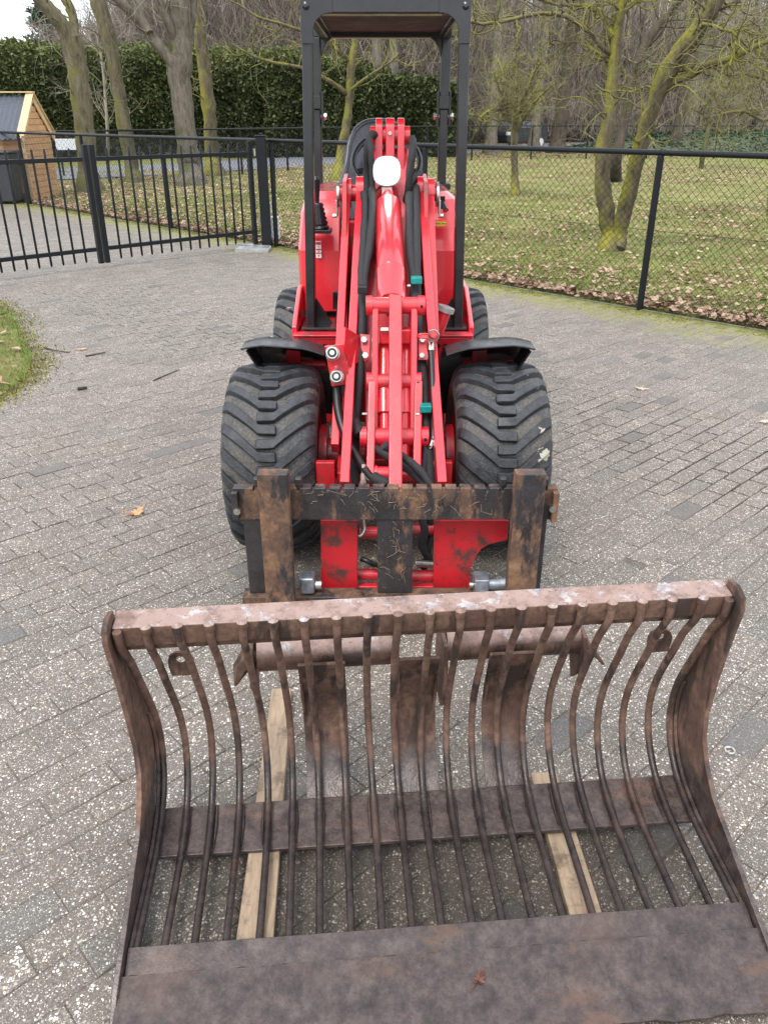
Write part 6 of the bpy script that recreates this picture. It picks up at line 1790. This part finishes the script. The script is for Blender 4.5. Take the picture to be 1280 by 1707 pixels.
# ------------------------------------------------------------------ grid bucket
BK = thing('grid_bucket', (0.106, 1.425, -0.006), 'rusty open grid bucket of curved bars standing on two planks in front of the loader', 'bucket', local=True)
BK.rotation_euler = (0, -0.017, R(4.0))
PROF = [(-0.013,0.668),(-0.006,0.628),(0.014,0.592),(0.042,0.545),(0.075,0.470),(0.108,0.40),(0.136,0.33),(0.150,0.265),(0.146,0.205),(0.122,0.150),(0.082,0.108),(0.03,0.082),(-0.04,0.066),(-0.13,0.060),(-0.22,0.056),(-0.286,0.053)]
SPB = 0.0652
def smooth2(P, m=3):
    out = []
    P = [Vector(p) for p in P]
    for i in range(len(P)-1):
        a = P[max(i-1,0)]; b = P[i]; c_ = P[i+1]; d_ = P[min(i+2,len(P)-1)]
        for k in range(m):
            f = k/m; out.append(0.5*((2*b)+(c_-a)*f+(2*a-5*b+4*c_-d_)*f*f+(3*b-a-3*c_+d_)*f**3))
    out.append(P[-1]); return out
br_ = random.Random(9)
for i in range(-9, 10):
    x = i*SPB+br_.uniform(-0.0015, 0.0015)
    k1 = br_.uniform(-0.004, 0.004)
    pts = smooth2([(x+k1*math.sin(t*0.4), a_, b_) for t, (a_, b_) in enumerate(PROF)])
    obj('grid_bar', MB().tube(pts, 0.0088, 12), M['rust_bar'], BK)
    # weld blobs at the rail and the strap
    mb = MB()
    mb.tube([(x,-0.011,0.681),(x,-0.012,0.676),(x,-0.011,0.664),(x,-0.009,0.655)], [0.006,0.0112,0.0118,0.0092], 12)
    obj('weld_knob', mb, M['rust_top'], BK)
for s_ in (-1, 1):
    x = s_*(10*SPB-0.006)
    pts = smooth2([(x, a_, b_) for a_, b_ in PROF])
    obj('grid_bar', MB().tube(pts, 0.0095, 12), M['rust_bar'], BK)
    # side plate: follows the bars behind, waisted front edge
    xo = s_*(10*SPB+0.008)
    front = [(-0.425,0.028),(-0.385,0.062),(-0.28,0.095),(-0.17,0.135),(-0.085,0.165),(-0.03,0.212),(0.005,0.262),(0.015,0.33),(0.005,0.43),(-0.015,0.55),(-0.038,0.652),(-0.030,0.682),(0.0,0.694),(0.035,0.690)]
    back = [(a_+0.016, b_-0.004) for a_, b_ in PROF[3:12]]+[(-0.04,0.045),(-0.20,0.036),(-0.35,0.024),(-0.47,0.012),(-0.475,0.018)]
    poly = front+back
    n = len(poly)
    obj('side_plate', MB().prism(poly, 'x', min(xo, xo+s_*0.012), max(xo, xo+s_*0.012)), M['rust'], BK, bevel=0.002)
    # seam strip inside the plate
    pts = [(xo-s_*0.006, a_-0.012, b_+0.010) for a_, b_ in PROF[6:]]
    obj('weld_seam', MB().tube(smooth2(pts, 2), 0.0045, 6), M['rust'], BK)
W_ = 10*SPB+0.007
obj('top_rail', MB().prism([(-0.004,0.672),(0.054,0.680),(0.056,0.630),(0.048,0.622),(0.004,0.618),(-0.002,0.626)], 'x', -W_, W_), M['rust_top'], BK, bevel=0.004)
# underside angle of the rail, rustier
obj('rail_web', MB().prism([(0.006,0.6175),(0.030,0.6195),(0.028,0.600),(0.022,0.598)], 'x', -W_+0.003, W_-0.003), M['rust'], BK)
# lower strap behind the bars
st_ = []
sa = [(0.098,0.098),(0.045,0.066),(-0.030,0.046)]
sb = [(-0.032,0.036),(0.044,0.054),(0.100,0.086)]
obj('lower_strap', MB().prism([(0.074,0.083),(0.024,0.066),(-0.046,0.051),(-0.046,0.041),(0.026,0.055),(0.078,0.073)], 'x', -W_+0.001, W_-0.001), M['rust'], BK, bevel=0.002)
for i in range(-9, 10):
    x = i*SPB
    mb = MB()
    for sx in (-1, 1):
        mb.tube([(x+sx*0.008,0.065,0.088),(x+sx*0.009,0.02,0.069),(x+sx*0.008,-0.035,0.056)], [0.002,0.0045,0.002], 6)
    obj('strap_weld', mb, M['rust_bar'], BK)
# three curved back plates behind the bars
for (xa, xb) in ((-0.292,-0.182),(-0.056,0.040),(0.160,0.272)):
    gr = []
    for a_, b_ in [(0.100,0.470),(0.128,0.40),(0.155,0.33),(0.168,0.265),(0.163,0.205),(0.138,0.146),(0.118,0.120),(0.090,0.095),(0.072,0.083)]:
        gr.append([(xa+(xb-xa)*k/4, a_+0.004, b_-0.002) for k in range(5)])
    obj('back_plate', MB().sheet(gr, -0.008), M['rust'], BK, autosm=60)
    for e in (xa+0.004, xb-0.004):
        pts = [(e, a_-0.004, b_) for a_, b_ in [(0.128,0.40),(0.150,0.345),(0.164,0.285)]]
        obj('stitch_weld', MB().tube(pts, [0.003,0.005,0.003], 6), M['rust'], BK)
# rear tube in two pieces, brackets
rt_z, rt_y = 0.438, 0.205
for xa, xb in ((-0.392,-0.062),(0.068,0.398)):
    obj('rear_tube', MB().tube([(xa,rt_y,rt_z),(xb,rt_y,rt_z)], 0.044, 28), M['steel_rust'] if 'steel_rust' in M else M['rust_top'], BK, bevel=0)
for xa in (-0.405, 0.402):
    obj('tube_gusset', MB().prism([(0.13,0.39),(0.15,0.47),(0.24,0.49),(0.27,0.40),(0.22,0.30)], 'x', xa-0.005, xa+0.005), M['rust'], BK, bevel=0.002)
obj('tube_spike', MB().tube([(-0.40,0.20,0.45),(-0.435,0.18,0.415),(-0.45,0.165,0.375)], [0.028,0.020,0.003], 6), M['rust'], BK)
obj('tube_spike', MB().tube([(0.405,0.20,0.44),(0.44,0.18,0.40),(0.46,0.165,0.375)], [0.010,0.007,0.003], 6), M['rust'], BK)
for x_ in (-0.060, 0.055):
    obj('hook_plate', MB().prism([(0.10,0.40),(0.105,0.50),(0.22,0.50),(0.26,0.40),(0.22,0.28),(0.16,0.28)], 'x', x_-0.005, x_+0.005), M['rust'], BK, bevel=0.002)
# lifting ears with a hole
def ear(xc, z0, yb):
    outer = [(xc-0.028,z0),(xc+0.028,z0),(xc+0.028,z0+0.045)]
    for k in range(1, 8):
        a_ = PI*k/8; outer.append((xc+0.028*math.cos(a_), z0+0.045+0.018*math.sin(a_)))
    outer.append((xc-0.028,z0+0.045))
    hole = [(xc+0.011*math.cos(2*PI*k/12), z0+0.042+0.011*math.sin(2*PI*k/12)) for k in range(12)]
    bm = bmesh.new(); mb = MB()
    n, m = len(outer), 12
    # ring between hole and outline, front and back
    import bisect
    res = []
    R2 = []
    for k in range(12):
        a_ = 2*PI*k/12
        dx, dz = math.cos(a_), math.sin(a_)
        best = 1e9
        for i in range(n):
            x1_, z1_ = outer[i]; x2_, z2_ = outer[(i+1)%n]
            den = dx*(z2_-z1_)-dz*(x2_-x1_)
            if abs(den) < 1e-9: continue
            t = ((x1_-xc)*(z2_-z1_)-(z1_-z0-0.042)*(x2_-x1_))/den
            s__ = ((x1_-xc)*dz-(z1_-z0-0.042)*dx)/den
            if t > 0 and -1e-6 <= s__ <= 1+1e-6: best = min(best, t)
        R2.append((xc+dx*best, z0+0.042+dz*best))
    vs = []
    for y in (yb, yb+0.008):
        vs += [(p[0], y, p[1]) for p in hole]+[(p[0], y, p[1]) for p in R2]
    fs = []
    for k in range(12):
        j = (k+1) % 12
        fs += [(k, j, 12+j, 12+k), (24+k, 36+k, 36+j, 24+j), (k, 24+k, 24+j, j), (12+k, 12+j, 36+j, 36+k)]
    mb.add(vs, fs); bm.free()
    return obj('lifting_ear', mb, M['rust'], BK)
ear(-0.548, 0.485, 0.072); ear(0.552, 0.470, 0.078)
# cutting plate: sloped strip, weld line, flat blade
obj('blade_strip', MB().prism([(-0.288,0.070),(-0.340,0.050),(-0.340,0.038),(-0.288,0.056)], 'x', -W_+0.001, W_-0.001), M['rust_blade'], BK, bevel=0.0015)
bl = MB(); gr = []
for i in range(8):
    f = i/7; row = []
    for j in range(40):
        g_ = j/39; x = (-W_-0.004)+(2*W_+0.008)*g_
        yy = -0.343-0.150*f
        if i == 7: yy += 0.003*math.sin(j*1.3)+0.002*math.sin(j*3.1)
        row.append((x, yy, 0.0505-0.038*f+0.0008*math.sin(x*22+i)))
    gr.append(row)
bl.sheet(gr, 0.012)
obj('cutting_blade', bl, M['rust_blade'], BK, autosm=50)
wp = []
for j in range(90):
    x = -W_+0.004+(2*W_-0.008)*j/89
    wp.append((x, -0.3415+0.0012*math.sin(j*2.1)+0.001*math.sin(j*0.9), 0.0508))
obj('weld_seam', MB().tube(wp, [0.0022+0.0014*abs(math.sin(j*1.9)) for j in range(90)], 6), M['rust_dark'] if 'rust_dark' in M else M['rust'], BK)

# planks under the bucket
def plank(name, a_, b_, w0, w1, h, label, z=0.002):
    a_ = Vector(a_); b_ = Vector(b_); a_.z = b_.z = z+h/2
    o = obj(name, MB().beam(a_, b_, w0, h, side=(1,0,0), w1=w1), M['wood_old'], None, bevel=0.004)
    return tag(o, label, 'plank', 'planks under the bucket')
plank('wooden_plank', (-0.314, 1.967, 0.020), (-0.273, 1.074, 0.020), 0.060, 0.082, 0.026, 'left weathered plank under the bucket, its longer end showing behind the strap')
plank('wooden_plank', (0.427, 1.616, 0.020), (0.446, 1.142, 0.020), 0.072, 0.074, 0.026, 'right weathered plank under the bucket, mostly in front of the strap')
cat_dummy = None
maple_leaf('fallen_leaf', (0.189, 1.023, 0.050)[0], (0.189, 1.023, 0.050)[1], 0.022, 0.8, lc2, 'small crumpled dark brown leaf lying on the bucket blade', 0.7, 0.048)
concrete_b = thing('concrete_block', (-0.177, 3.603, 0.000), 'small concrete block on the ground between the front wheels', 'block')
cbp = Vector((-0.172, 3.562, 0.050))
obj('block', MB().box((cbp.x-0.05,cbp.y-0.04,0.0),(cbp.x+0.05,cbp.y+0.04,0.10)), M['concrete'], concrete_b, bevel=0.006)
tag(obj('small_ring', MB().tube([(0.97+0.013*math.cos(a_), 1.72+0.013*math.sin(a_), 0.006) for a_ in np.linspace(0,2*PI,16)], 0.003, 6), M['zinc']), 'small metal ring lying on the pavers right of the bucket', 'ring')
